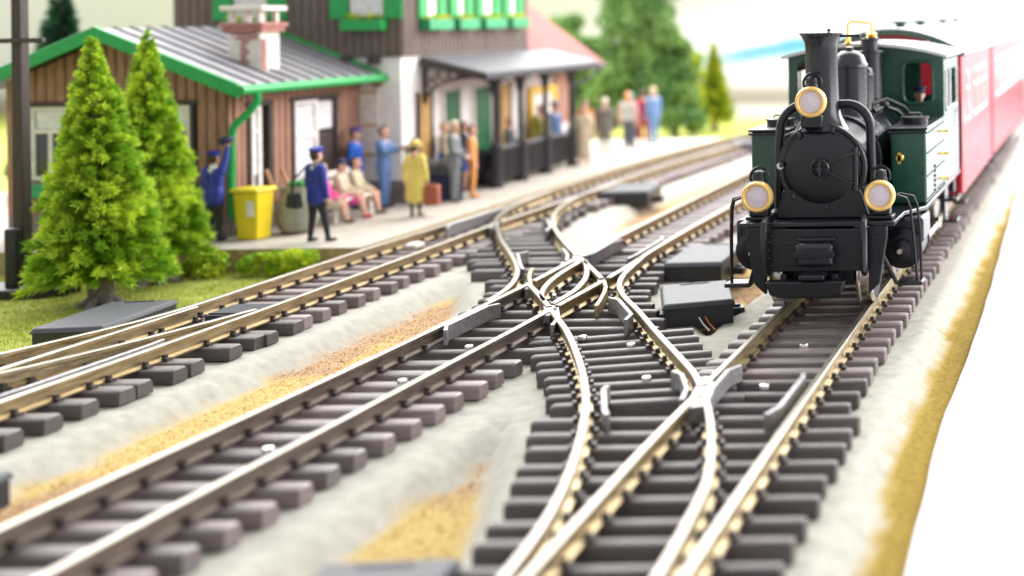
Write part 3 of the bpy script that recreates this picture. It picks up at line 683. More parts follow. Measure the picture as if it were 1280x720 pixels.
    B(lambda b: b.ball((LX + .1, cy_ - .18, 3.60), .025, 8), 'chimney_knob', 'loco', 0, ch)
    # headlamps
    def lamp(x, y, z, stand):
        l = B(lambda b: b.lathe((x, y, z), (0, 1, 0), [(.142, .03), (.144, -.005), (.155, -.03), (.17, -.04), (.188, -.032), (.203, 0), (.203, .05), (.17, .08)], 36, caps=False), 'headlamp', 'goldrim', 0)
        B(lambda b: b.lathe((x, y, z), (0, 1, 0), [(.01, -.02), (.08, -.012), (.142, .005), (.144, .02)], 30), 'lens', 'lampglass', 0, l)
        B(lambda b: b.lathe((x, y + .05, z), (0, 1, 0), [(.19, 0), (.18, .12), (.15, .24), (.05, .26)], 26), 'lamp_body', 'loco', 0, l)
        B(lambda b: b.lathe((x, y + .14, z + .14), (0, 0, 1), [(.09, 0), (.085, .06), (.07, .10), (.075, .12), (.065, .17), (.02, .19)], 18), 'lamp_vent', 'loco', 0, l)
        B(lambda b: b.tube([(x + .12 * math.cos(a), y + .14, z + .24 + .13 * math.sin(a)) for a in np.linspace(R(-25), R(205), 14)], .018, 6), 'lamp_handle', 'loco', 0, l)
        if stand: B(lambda b: (b.box(x - .16, x + .16, y + .02, y + .3, z - .31, z - .26), b.box(x - .12, x + .12, y + .06, y + .26, z - .26, z - .14)), 'lamp_stand', 'loco', .015, l)
        else: B(lambda b: b.box(x - .14, x + .14, y + .02, y + .26, z - .34, z - .17), 'lamp_stand', 'loco', .02, l)
    lamp(X(-.79), 16.52, 1.46, True); lamp(X(.79), 16.52, 1.455, True); lamp(X(-.10), 16.60, 2.67, False)
    # outside steam pipes arching from chimney to cylinders
    for s in (-1, 1):
        arc = [(X(s * .10), 17.10, 2.60)] + [(X(s * (.27 + .33 * math.sin(a))), 17.08 - .15 * math.sin(a) * .4, 2.28 + .33 * math.cos(a)) for a in np.linspace(.1, PI / 2, 9)] + [(X(s * .605), 16.99, 2.1), (X(s * .61), 16.98, 1.7), (X(s * .62), 16.98, 1.16)]
        B(lambda b: b.tube(arc, .062, 12), 'steam_pipe', 'loco', 0)
        B(lambda b: b.lathe((X(s * .62), 16.98, 1.14), (0, 0, 1), [(.11, 0), (.11, .06), (.075, .1)], 14), 'pipe_flange', 'loco', 0)
        # hand rail along boiler with knobs
        B(lambda b: (b.tube([(X(s * .64), 17.2, 2.16), (X(s * .64), 19.8, 2.16)], .018, 6), b.cyl((X(s * .5), 17.6, 2.1), (X(s * .64), 17.6, 2.16), .02, n=6), b.cyl((X(s * .5), 18.6, 2.1), (X(s * .64), 18.6, 2.16), .02, n=6)), 'boiler_rail', 'locos', 0)
    # domes
    B(lambda b: b.lathe((LX + .05, 18.45, 2.25), (0, 0, 1), [(.34, 0), (.27, .1), (.25, .2), (.25, .78), (.265, .79), (.265, .83), (.24, .86), (.2, .96), (.12, 1.02), (.06, 1.03), (.06, 1.08), (.01, 1.09)], 32), 'steam_dome', 'locos', 0)
    B(lambda b: b.lathe((LX + .10, 19.2, 2.25), (0, 0, 1), [(.24, 0), (.19, .1), (.17, .2), (.17, .62), (.18, .63), (.18, .66), (.14, .74), (.06, .78), (.01, .79)], 28), 'sand_dome', 'locos', 0)
    sv = B(lambda b: b.lathe((LX + .13, 19.65, 2.25), (0, 0, 1), [(.22, 0), (.20, .1), (.185, .2), (.185, .96), (.23, .965), (.23, .985), (.14, 1.0), (.135, 1.14), (.15, 1.15), (.15, 1.18), (.02, 1.18)], 24), 'safety_valve', 'locos', 0)
    B(lambda b: (b.lathe((LX + .16, 19.65, 3.42), (0, 0, 1), [(.03, 0), (.09, .03), (.05, .06), (.09, .08), (.05, .10), (.02, .12), (.02, .22)], 16), b.lathe((LX - .17, 19.5, 3.05), (0, 0, 1), [(.04, 0), (.055, .05), (.035, .1), (.035, .3), (.05, .32), (.03, .36), (.02, .62)], 14),
                 b.tube([(LX - .17, 19.5, 3.66), (LX - .12, 19.5, 3.70), (LX + .12, 19.62, 3.67), (LX + .16, 19.65, 3.64)], .022, 8)), 'brass_whistle', 'gold', 0, sv)
    # pipework on boiler right
    B(lambda b: (b.tube([(X(.3), 19.0, 2.36), (X(.42), 19.2, 2.42), (X(.58), 19.35, 2.34), (X(.66), 19.6, 2.2)], .035, 8), b.tube([(X(.2), 19.2, 2.45), (X(.4), 19.45, 2.52), (X(.62), 19.7, 2.38), (X(.72), 19.85, 2.24)], .03, 8), b.ball((X(.42), 19.2, 2.44), .07, 10)), 'injector_pipe', 'loco', 0)
    # side tanks
    for s in (-1, 1):
        x0, x1 = (X(.72), X(1.22)) if s > 0 else (X(-1.22), X(-.72))
        tk = B(lambda b: b.box(x0, x1, 17.85, 19.94, 1.142, 2.18), 'side_tank', 'green', .03)
        B(lambda b: b.box(x0 - .03, x1 + .03, 17.80, 20.0, 2.18, 2.215), 'tank_top', 'locos', .012, tk)
        B(lambda b: b.tube([(x0 - .02, 17.8, 2.15), (x1 + .02, 17.8, 2.15)], .018, 6), 'tank_bead', 'locos', 0, tk)
        B(lambda b: (b.lathe(((x0 + x1) / 2, 18.5, 2.215), (0, 0, 1), [(.19, 0), (.19, .07), (.205, .075), (.205, .1), (.05, .115)], 26), b.tube([((x0 + x1) / 2 - .1, 18.5, 2.32), ((x0 + x1) / 2 - .08, 18.5, 2.36), ((x0 + x1) / 2 + .08, 18.5, 2.36), ((x0 + x1) / 2 + .1, 18.5, 2.32)], .014, 6)), 'filler_cap', 'loco', 0, tk)
        # rivets as fine rows of studs on the visible side
        if s > 0:
            def studs(b):
                for yy in np.arange(17.95, 19.9, .09):
                    for zz in (1.2, 1.52, 1.84, 2.12): b.box(x1 - .004, x1 + .010, yy - .012, yy + .012, zz - .012, zz + .012)
            B(studs, 'rivets', 'green', 0, tk, kind='stuff')
            B(lambda b: [b.box(x1, x1 + .02, 18.7, 18.82, 1.2 + .07 * k, 1.24 + .07 * k) for k in range(6)], 'tank_step', 'loco', .004, tk)
            for zz in (2.0, 1.66, 1.28):
                B(lambda b: (b.lathe((x1, 19.6, zz), (1, 0, 0), [(.035, 0), (.02, .02), (.02, .08), (.03, .09), (.03, .11)], 10), b.box(x1 + .07, x1 + .10, 19.52, 19.68, zz - .015, zz + .015)), 'brass_handle', 'gold', 0, tk)
        # brass tap on front of the tank
        B(lambda b: (b.lathe((x0 + .14 if s > 0 else x1 - .06, 17.85, 1.80), (0, -1, 0), [(.05, 0), (.03, .02), (.03, .08), (.045, .09), (.045, .12)], 12), b.box((x0 + .14 if s > 0 else x1 - .06) - .02, (x0 + .14 if s > 0 else x1 - .06) + .02, 17.73, 17.76, 1.72, 1.88)), 'brass_tap', 'gold', 0, tk)
    # cab: front wall with two windows, sides, roof
    x0, x1 = X(-1.20), X(1.22); y0, y1 = 19.95, 21.9
    def roofz(x):
        u = (x - (x0 + x1) / 2) / ((x1 - x0) / 2); return 3.31 - .17 * u * u
    wins = [(x0 + .14, x0 + .52, 2.44, 3.04), (x1 - .62, x1 - .18, 2.42, 3.04)]
    def front(b, y):
        # grid of panels around two window openings
        xs = sorted({x0, x1, *[w for q in wins for w in q[:2]], LX - .35, LX, LX + .35}); 
        for a, c in zip(xs, xs[1:]):
            inside = any(w[0] <= (a + c) / 2 <= w[1] for w in wins)
            w = [w for w in wins if w[0] <= (a + c) / 2 <= w[1]]
            if inside:
                w = w[0]; b.prism([(a, 1.14), (c, 1.14), (c, w[2]), (a, w[2])], y, y + .05); b.prism([(a, w[3]), (c, w[3]), (c, roofz(c)), (a, roofz(a))], y, y + .05)
            else: b.prism([(a, 1.14), (c, 1.14), (c, roofz(c)), (a, roofz(a))], y, y + .05)
    cab = B(lambda b: front(b, y0), 'cab_front', 'green', 0, ang=20)
    B(lambda b: front(b, y1 - .05), 'cab_rear', 'green', 0, ang=20)
    for w in wins:
        mx, mz, hx, hz = (w[0] + w[1]) / 2, (w[2] + w[3]) / 2, (w[1] - w[0]) / 2, (w[3] - w[2]) / 2
        loop = []
        for cx, cz, a0 in ((1, 1, 0), (-1, 1, 90), (-1, -1, 180), (1, -1, 270)):
            for k in range(5):
                a = R(a0 + k * 22.5); loop.append((mx + cx * (hx - .10) + .115 * math.cos(a), y0 - .015, mz + cz * (hz - .10) + .115 * math.sin(a)))
        B(lambda b: b.tube(loop, .024, 8, closed=True), 'window_frame', 'green', 0, cab)
        # corner fillets so that the opening reads rounded
        for cx in (-1, 1):
            for cz in (-1, 1):
                B(lambda b: b.prism([(mx + cx * hx, mz + cz * hz), (mx + cx * (hx - .10), mz + cz * hz), (mx + cx * (hx - .03), mz + cz * (hz - .03)), (mx + cx * hx, mz + cz * (hz - .10))], y0 + .002, y0 + .045), 'window_corner', 'green', 0, cab)
    for s, xx in ((-1, x0), (1, x1)):
        def side(b):
            xa, xb = (xx, xx + .05) if s < 0 else (xx - .05, xx)
            b.box(xa, xb, y0 + .05, y1 - .05, 1.14, 2.25); b.box(xa, xb, y0 + .05, y0 + .25, 2.25, 3.08); b.box(xa, xb, y1 - .3, y1 - .05, 2.25, 3.08); b.box(xa, xb, y0 + .25, y1 - .3, 2.9, 3.08)
        B(side, 'cab_side', 'green', .005)
        B(lambda b: (b.box(xx - .02, xx + .02, y0 + .25, y0 + .31, 2.25, 2.9), b.box(xx - .02, xx + .02, y0 + .75, y0 + .8, 2.25, 2.9), b.box(xx - .02, xx + .02, y0 + .25, y1 - .3, 2.25, 2.3)), 'side_window_frame', 'curtain', .005)
    xs = np.linspace(x0 - .07, x1 + .07, 17)
    B(lambda b: b.prism([(x, roofz(x)) for x in xs] + [(x, roofz(x) + .045) for x in xs[::-1]], y0 - .14, y1 + .14), 'cab_roof', M['roofg'], .0, ang=30)
    B(lambda b: b.prism([(x, roofz(x) - .005) for x in xs] + [(x, roofz(x) + .04) for x in xs[::-1]], y0 - .155, y0 - .141), 'roof_edge', M['roofg'], .0, ang=30)
    B(lambda b: b.cyl((x1 - .28, y0 + .3, 3.2), (x1 - .28, y0 + .3, 3.36), .03, n=8), 'roof_vent', 'paper', 0)
    B(lambda b: b.tube([(x1 + .06, y1 - .15, 1.2), (x1 + .06, y1 - .15, 2.3)], .02, 6), 'cab_rail', 'loco', 0)
    B(lambda b: b.box(X(-1.15), X(1.15), 21.75, 21.95, .75, 1.08), 'rear_beam', 'loco')
    return t
loco()

# ------------------------------------------------------------------ coaches
def coach(label, y0, y1, wins):
    t = thing('railway_coach', (LX, (y0 + y1) / 2, 0), label, 'coach', 'red coaches behind the locomotive')
    x0, x1 = LX - 1.2, LX + 1.22
    def rz(x):
        u = (x - LX) / 1.3; return 3.50 - .42 * u * u
    # body panels around window openings on both sides
    for s, xx in ((1, x1), (-1, x0)):
        xa, xb = (xx - .05, xx) if s > 0 else (xx, xx + .05)
        mb = MB(); mb.box(xa, xb, y0, y1, .62, 1.85); mb.box(xa, xb, y0, y1, 2.75, 3.06); py = y0
        for a, b in wins: mb.box(xa, xb, py, a, 1.85, 2.75); py = b
        mb.box(xa, xb, py, y1, 1.85, 2.75); mb.build('side_wall', M['red'], t)
        for a, b in wins:
            mb = MB(); mb.box((xa + xb) / 2 - .01, (xa + xb) / 2 + .01, a, b, 1.85, 2.75); g = mb.build('window', M['glassd'], t)
            mb = MB(); xo = xb if s > 0 else xa
            for q in ((a, a + .05, 1.85, 2.75), (b - .05, b, 1.85, 2.75), (a + .05, b - .05, 1.85, 1.9), (a + .05, b - .05, 2.70, 2.75), (a + .05, b - .05, 2.42, 2.46)): mb.box(xo - .03, xo + .012, *q)
            mb.build('window_frame', M['paper'], g)
        if s > 0:
            for k in range(int((y1 - y0) / .55)):
                yy = y0 + .3 + k * .55; mb = MB(); mb.box(xb, xb + .012, yy, yy + .02, .66, 1.82); mb.build('panel_seam', M['red'], t)
    for yy in (y0, y1 - .05):
        xs = np.linspace(x0 + .05, x1 - .05, 13); mb = MB(); mb.prism([(x0 + .05, .62), (x1 - .05, .62)] + [(x, rz(x) - .02) for x in xs[::-1]], yy, yy + .05); e = mb.build('end_wall', M['red'], t, ang=20)
        if yy == y0:
            mb = MB(); mb.box(LX - .4, LX + .4, yy - .03, yy, .8, 2.75); mb.build('end_door', M['red'], e, bevel=.01)
            for xx in (x0 + .02, x1 - .08): mb = MB(); mb.box(xx, xx + .06, yy - .03, yy + .05, .62, 3.0); mb.build('corner_post', M['red'], e, bevel=.01)
    xs = np.linspace(x0 - .09, x1 + .07, 19); mb = MB()
    mb.prism([(x, rz(x)) for x in xs] + [(x, rz(x) + .05) for x in xs[::-1]], y0 - .15, y1 + .12); mb.build('roof', M['roofg'], t, ang=30)
    mb = MB(); mb.prism([(x, rz(x) - .06) for x in xs] + [(x, rz(x) + .03) for x in xs[::-1]], y0 - .17, y0 - .151); mb.build('roof_arch', M['green'], t, ang=30)
    for k in range(max(1, int((y1 - y0) / 2.6))):
        yy = y0 + 1.0 + k * 2.6; mb = MB(); mb.lathe((LX, yy, 3.53), (0, 0, 1), [(.09, 0), (.09, .08), (.2, .10), (.2, .14), (.12, .17), (.02, .18)], 20); mb.build('roof_vent', M['green'], t)
    mb = MB(); mb.box(x0 + .1, x1 - .1, y0 + .1, y1 - .1, .5, .62); mb.build('underframe', M['loco'], t)
    for ya in (y0 + 1.0, y1 - 1.0):
        for s in (-1, 1):
            mb = MB(); mb.lathe((LX + s * .5, ya, .33), (s, 0, 0), [(.38, -.03), (.38, 0), (.34, .01), (.33, .12), (.1, .12)], 24); w = mb.build('wheel', M['wheel'], t)
            mb = MB(); mb.box(LX + s * .78 - .06, LX + s * .78 + .06, ya - .25, ya + .25, .25, .55); mb.build('axle_box', M['loco'], t, bevel=.02)
    for ya, yb in ((y0 + .15, y0 + .6), (y1 - .6, y1 - .15)): mb = MB(); mb.box(x1 - .2, x1 + .02, ya, yb, .42, .47); mb.build('foot_board', M['loco'], t)
    return t
coach('red coach with grey roof coupled right behind the locomotive', 22.55, 28.3, [(23.3, 23.75), (24.6, 25.3), (25.5, 26.2), (26.4, 27.1)])
coach('second red coach fading out behind the first coach', 28.9, 41.5, [(30 + k * 1.3, 30.9 + k * 1.3) for k in range(8)])

# ------------------------------------------------------------------ station: low annex with board walls
def station_annex():
    t = thing('station_annex', (-18.07, 25.5, -.15), 'low brown board-clad station annex with zinc roof and green trim', 'building')
    xl, xr, y0, y1 = -20.15, -16.02, 23.55, 27.6; xm, zr, ze = -18.07, 3.68, 2.62
    slope = (zr - ze) / (xm + 15.52 + 2 * .0 if False else (-15.52 - xm))
    rz = lambda x: zr - abs(x - xm) * slope
    mb = MB(); mb.box(xl, xr, y0, y1, -.15, .32); pl = mb.build('plinth', M['stone'], t, bevel=.02)
    # dark core behind the boards
    mb = MB(); mb.prism([(xl + .06, .3), (xr - .06, .3), (xr - .06, rz(xr) - .06), (xm, zr - .08), (xl + .06, rz(xl) - .06)], y0 + .06, y1 - .02); core = mb.build('wall', M['woodd'], t)
    wins = [(-19.72, -18.95, .95, 2.30), (-17.55, -16.72, .95, 2.30)]
    x = xl
    while x < xr - .02:
        w = .185; x2 = min(x + w, xr); pieces = [(.30, None)]
        inn = [q for q in wins if q[0] - .06 < (x + x2) / 2 < q[1] + .06]
        if inn: pieces = [(.30, inn[0][2]), (inn[0][3], None)]
        for za, zb in pieces:
            mb = MB(); ta = rz(x) - .05 if zb is None else zb; tb = rz(x2 - .025) - .05 if zb is None else zb
            j = random.uniform(-.006, .006)
            mb.prism([(x + .012, za), (x2 - .012, za), (x2 - .012, tb), (x + .012, ta)], y0 - .02 + j, y0 + .07); mb.build('board', M['wood'], core, bevel=.018)
        x += w
    for (a, b, za, zb) in wins:
        mb = MB()
        for q in ((a - .05, a + .02, za, zb), (b - .02, b + .05, za, zb), (a - .1, b + .1, zb, zb + .09)): mb.box(q[0], q[1], y0 - .06, y0 + .02, q[2], q[3])
        f = mb.build('window', M['dkwood'], t, bevel=.01)
        mb = MB(); mb.box(a + .02, b - .02, y0 + .02, y0 + .05, za, zb); mb.build('pane', M['glassd'], f)
        mb = MB(); mz = za + (zb - za) * .66
        for q in ((a + .02, a + .10, za, zb), (b - .10, b - .02, za, zb), ((a + b) / 2 - .035, (a + b) / 2 + .035, za, mz - .03), (a + .10, b - .10, za, za + .07), (a + .10, b - .10, zb - .07, zb), (a + .10, b - .10, mz - .03, mz + .04)): mb.box(q[0], q[1], y0 - .02, y0 + .03, q[2], q[3])
        mb.build('sash', M['paper'], f, bevel=.006)
        mb = MB(); mb.box(a + .12, b - .12, y0 + .008, y0 + .018, mz + .05, zb - .08); mb.build('blind', M['curtain'], f)
        mb = MB(); mb.box(a - .08, b + .08, y0 - .22, y0 - .03, za - .30, za - .05); mb.build('window_box', M['gtrim2'], f, bevel=.015)
    # track side wall
    sw = [(24.0, 24.62, .62, 2.22, 'window'), (25.30, 26.75, -.12, 2.22, 'door')]
    y = y0 + .08
    while y < y1 - .02:
        y2 = min(y + .185, y1); inn = [q for q in sw if q[0] - .05 < (y + y2) / 2 < q[1] + .05]
        for za, zb in ([(.30, 2.58)] if not inn else ([(.30, inn[0][2])] if inn[0][2] > .4 else []) + [(inn[0][3], 2.58)]):
            mb = MB(); j = random.uniform(-.006, .006); mb.box(xr - .06, xr + .02 + j, y + .012, y2 - .012, za, zb); mb.build('board', M['wood'], core, bevel=.018)
        y += .185
    for (a, b, za, zb, nm) in sw:
        mb = MB()
        for q in ((a - .04, a + .06, za, zb), (b - .06, b + .04, za, zb), (a - .08, b + .08, zb, zb + .1)): mb.box(xr - .05, xr + .06, q[0], q[1], q[2], q[3])
        f = mb.build(nm, M['dkwood'], t, bevel=.01)
        mb = MB(); mb.box(xr - .06, xr - .03, a + .06, b - .06, za, zb); mb.build('pane', M['glassd'], f)
        mb = MB(); my = a + (b - a) * .55
        for q in ((a + .06, a + .15, za, zb), (my - .05, my + .04, za, zb), (a + .15, my - .05, za, za + .08), (a + .15, my - .05, zb - .08, zb), (a + .15, my - .05, za + (zb - za) * .68, za + (zb - za) * .72)): mb.box(xr - .03, xr + .03, *q)
        mb.build('sash', M['paper'], f, bevel=.006)
        if nm == 'window': mb = MB(); mb.box(xr - .028, xr - .015, a + .15, my - .05, za + .3, zb - .1); mb.build('curtain', M['curtain'], f)
        else:
            mb = MB(); mb.box(xr - .028, xr - .012, a + .15, my - .05, za + .6, zb - .1); mb.build('curtain', M['curtain'], f)
            mb = MB(); mb.box(xr - .028, xr - .008, my + .06, b - .08, zb - .62, zb - .06); mb.build('curtain', M['curtain'], f)
            mb = MB(); mb.box(xr - .04, xr + .01, my + .04, b - .06, za, zb - .68); mb.build('door_leaf', M['dkwood'], f, bevel=.01)
    # roof in standing seam sheets
    xe = -15.50; xw = 2 * xm - xe; th = .06
    rf = MB(); rf.prism([(xe, rz(xe)), (xm, zr), (xw, rz(xw)), (xw, rz(xw) + .03), (xm, zr + .03), (xe, rz(xe) + .03)], 23.05, 27.62); roof = rf.build('roof', M['seam'], t)
    n = 11; ys = np.linspace(23.05, 27.62, n + 1)
    for a, b in zip(ys, ys[1:]):
        for s in (-1, 1):
            xx = xe if s > 0 else xw
            mb = MB(); mb.prism([(xx, rz(xx) + .032), (xm, zr + .032), (xm, zr + .05), (xx, rz(xx) + .05)], a + .012, b - .012); mb.build('roof_sheet', M['tin'], roof, bevel=.006)
            mb = MB(); mb.prism([(xx, rz(xx) + .03), (xm, zr + .03), (xm, zr + .085), (xx, rz(xx) + .085)], b - .01, b + .01)
            if b < 27.5: mb.build('seam', M['seam'], roof)
    # green barge boards, gutter, flashing
    for s in (-1, 1):
        xx = xe if s > 0 else xw
        mb = MB(); mb.prism([(xx, rz(xx) - .17), (xm, zr - .15), (xm, zr + .09), (xx, rz(xx) + .09)], 22.97, 23.045); mb.build('barge_board', M['gtrim'], roof, bevel=.012)
    mb = MB(); mb.prism([(xe, rz(xe) + .03), (xm, zr + .03), (xm, zr + .13), (xe, rz(xe) + .12)], 27.5, 27.58); mb.build('flashing', M['gtrim'], roof, bevel=.01)
    mb = MB(); mb.tube([(xe + .06, 22.95, rz(xe) - .03), (xe + .06, 25.3, rz(xe) - .035), (xe + .06, 27.75, rz(xe) - .04)], .085, 14); gt = mb.build('gutter', M['gtrim'], roof)
    mb = MB(); mb.tube([(xe + .06, 23.42, rz(xe) - .05), (xe + .06, 23.42, rz(xe) - .26), (xe - .05, 23.40, rz(xe) - .42), (-15.83, 23.36, 1.92), (-15.88, 23.36, 1.75), (-15.9, 23.36, .5), (-15.88, 23.36, .32), (-15.74, 23.34, .12), (-15.62, 23.3, .06)], .065, 12); mb.build('drain_pipe', M['gtrim'], t)
    # chimney, cream render with broken patches of brick
    cx0, cx1, cy0, cy1 = -16.66, -16.04, 24.45, 25.02
    mb = MB(); mb.box(cx0, cx1, cy0, cy1, 2.6, 3.62); ch = mb.build('chimney', M['cream'], t, bevel=.02)
    mb = MB(); mb.box(cx0 - .07, cx1 + .07, cy0 - .07, cy1 + .07, 3.62, 3.80, top=1.0); mb.box(cx0 - .11, cx1 + .11, cy0 - .11, cy1 + .11, 3.72, 3.79); mb.build('brick_band', M['brick'], ch, bevel=.015)
    for ax in (cx0 + .05, (cx0 + cx1) / 2, cx1 - .05):
        for ay in (cy0 + .05, cy1 - .05): mb = MB(); mb.box(ax - .05, ax + .05, ay - .05, ay + .05, 3.80, 4.02); mb.build('chimney_pillar', M['cream'], ch, bevel=.01)
    mb = MB(); mb.box(cx0 - .1, cx1 + .1, cy0 - .1, cy1 + .1, 4.02, 4.12); mb.build('chimney_cap', M['cream'], ch, bevel=.02)
    bw, bh = .085, .05
    def brick(xa, za): 
        mb = MB(); mb.box(xa, xa + bw - .01, cy0 - .014, cy0 + .02, za, za + bh - .01); mb.build('brick', M['brick'], ch, bevel=.006, seg=1)
    patch = {}
    for r in range(22):
        z = 2.62 + r * .05; u = r / 21
        c = cx1 - .12 - .18 * math.sin(u * 2.6) if u < .9 else cx0 + .4
        wd = .075 + .03 * math.sin(r * 1.7)
        if u < .18: c, wd = cx1 - .1, .12
        if u > .8: wd = .2
        k = 0; xa = cx0 + (.05 if r % 2 else 0)
        while xa + bw <= cx1:
            if abs(xa + bw / 2 - c) < wd or (u > .86 and xa < cx0 + .18): brick(xa, z)
            xa += bw
    for r in range(20):          # right flank edge bricks
        z = 2.78 + r * .042
        if r < 17: mb = MB(); mb.box(cx1 - .02, cx1 + .014, cy0 + .01, cy0 + .16, z, z + .038); mb.build('brick', M['brick'], ch, bevel=.006, seg=1)
    return t
station_annex()

# ------------------------------------------------------------------ station: main building
def station_main():
    t = thing('station_building', (-17.5, 30, -.15), 'two-storey station with white ground floor, dark boarded upper floor and green shutters', 'building')
    xl, xr, y0, y1 = -19.95, -15.1, 27.62, 33.5
    mb = MB(); mb.box(xl + .05, xr, y0, y1, -.15, 3.06); gw = mb.build('wall', M['plaster'], t, bevel=.01)
    mb = MB(); mb.box(xl + .02, xr + .05, y0 - .05, y1 + .05, 3.06, 6.2); uw = mb.build('upper_wall', M['woodd'], t)
    mb = MB(); mb.box(xl, xr + .03, y0 - .012, y1 + .03, -.15, .35); mb.build('plinth', M['stone'], t)
    mb = MB(); mb.box(xl - .6, xr + .6, y0 - .6, y1 + .6, 6.2, 6.35); mb.build('roof', M['seam'], t)
    # upper floor boards
    fw = [(-19.0 + .0, -18.22, 3.95, 5.3), (-15.92, -15.52 + .42, 3.95, 5.3)]
    fw = [(-18.62, -17.92, 3.9, 5.3), (-16.12, -15.42, 3.9, 5.3)]
    x = xl
    while x < xr + .08:
        inn = [q for q in fw if q[0] < x + .09 < q[1]]
        for za, zb in ([(3.02, 6.2)] if not inn else [(3.02, 3.9), (5.3, 6.2)]):
            mb = MB(); mb.box(x + .012, min(x + .185, xr + .09) - .012, y0 - .085 + random.uniform(-.005, .005), y0 - .045, za, zb); mb.build('board', M['woodd'], uw, bevel=.014)
        x += .185
    sy = [(28.15, 29.3), (29.5, 30.55), (30.75, 31.95), (32.15, 33.2)]
    y = y0
    while y < y1 + .05:
        mb = MB(); mb.box(xr + .045, xr + .085 + random.uniform(-.005, .005), y + .012, min(y + .185, y1 + .08) - .012, 3.02, 6.2); mb.build('board', M['woodd'], uw, bevel=.014)
        y += .185
    for (a, b, za, zb) in fw:                            # windows facing the camera
        mb = MB(); mb.box(a, b, y0 - .045, y0 - .02, za, zb); w = mb.build('window', M['glassd'], t)
        mb = MB()
        for q in ((a, a + .07), (b - .07, b), ((a + b) / 2 - .03, (a + b) / 2 + .03)): mb.box(q[0], q[1], y0 - .09, y0 - .05, za, zb)
        mb.build('sash', M['paper'], w)
        mb = MB(); mb.box(a + .08, b - .08, y0 - .058, y0 - .046, za + .0, zb - .1); mb.build('curtain', M['curtain'], w)
        for s in (-1, 1):
            xa = a - .43 if s < 0 else b + .03; mb = MB(); mb.box(xa, xa + .40, y0 - .14, y0 - .09, za - .05, zb); sh = mb.build('shutter', M['gtrim'], w, bevel=.012)
        mb = MB(); mb.box(a - .10, b + .10, y0 - .34, y0 - .09, za - .30, za - .06); bx = mb.build('window_box', M['gtrim'], w, bevel=.015)
        flowers(bx, a - .05, b + .05, y0 - .22, za - .05, 'x')
    for (a, b) in sy:                                     # windows towards the tracks
        za, zb = 3.88, 5.2
        mb = MB(); mb.box(xr + .06, xr + .09, a + .1, b - .1, za, zb); w = mb.build('window', M['paper'], t)
        for ya in (a - .02, b - .34): mb = MB(); mb.box(xr + .092, xr + .15, ya, ya + .36, za - .04, zb); mb.build('shutter', M['gtrim'], w, bevel=.012)
        mb = MB(); mb.box(xr + .10, xr + .34, a + .05, b - .05, za - .30, za - .06); bx = mb.build('window_box', M['gtrim2'], w, bevel=.015)
        flowers(bx, a + .1, b - .1, xr + .22, za - .05, 'y')
    # doors under the canopy
    def door(a, b, zb, m, nm='door'):
        mb = MB(); mb.box(xr, xr + .05, a, b, -.13, zb); d = mb.build(nm, M[m], t, bevel=.01)
        mb = MB()
        for q in ((a - .06, a), (b, b + .06)): mb.box(xr, xr + .07, q[0], q[1], -.13, zb + .06)
        mb.build('door_frame', M['paper'] if m == 'dgreen' else M['dkwood'], d)
        mb = MB(); mb.box(xr + .05, xr + .062, a + .08, b - .08, .1, .9); mb.box(xr + .05, xr + .062, a + .08, b - .08, 1.05, zb - .12); mb.build('door_panel', M[m], d, bevel=.01)
    door(28.25, 28.75, 2.15, 'ochrepaint'); door(29.35, 30.05, 2.15, 'dgreen'); door(30.75, 31.55, 2.15, 'dgreen'); door(32.05, 32.6, 2.15, 'ochrepaint')
    # small brick arch with striped blind on the camera side
    for k in range(7):
        a = R(25 + k * 20); mb = MB(); cx, cz = -15.82, 2.30
        mb.T = Matrix.Translation((cx + .26 * math.cos(a), y0 - .02, cz + .26 * math.sin(a))) @ Matrix.Rotation(-a + PI / 2, 4, 'Y'); mb.box(-.035, .035, -.02, .02, -.09, .09); mb.build('brick', M['brick'], gw, bevel=.008)
    mb = MB(); mb.box(-16.0, -15.6, y0 - .02, y0 + .01, .9, 2.3); w = mb.build('window', M['paper'], t)
    for z in (2.26, 1.55, .92): mb = MB(); mb.box(-16.0, -15.6, y0 - .04, y0 - .02, z - .02, z + .02); mb.build('glazing_bar', M['ochrepaint'], w)
    # beam ends under the upper floor
    for x in (-15.62, -16.2): mb = MB(); mb.box(x - .09, x + .09, y0 - .22, y0 + .05, 2.86, 3.05); mb.build('beam_end', M['dkwood'], t, bevel=.01)
    return t
def flowers(parent, a, b, c, z, ax):
    mb = MB(); n = int((b - a) * 60)
    for i in range(n):
        u = random.uniform(a, b); v = c + random.uniform(-.09, .09); zz = z + random.uniform(0, .09)
        p = Vector((u, v, zz)) if ax == 'x' else Vector((v, u, zz)); s = random.uniform(.025, .05)
        d1 = Vector((random.gauss(0, 1), random.gauss(0, 1), random.gauss(0, 1))).normalized() * s; d2 = d1.orthogonal().normalized() * s
        mb.add([p - d1, p + d2, p + d1, p - d2], [(0, 1, 2, 3)], random.choice((0, 0, 0, 0, 1)))
    mb.build('flowers', [M['bush'], M['yelframe']], parent, smooth=False, kind='stuff', fix=False)
station_main()

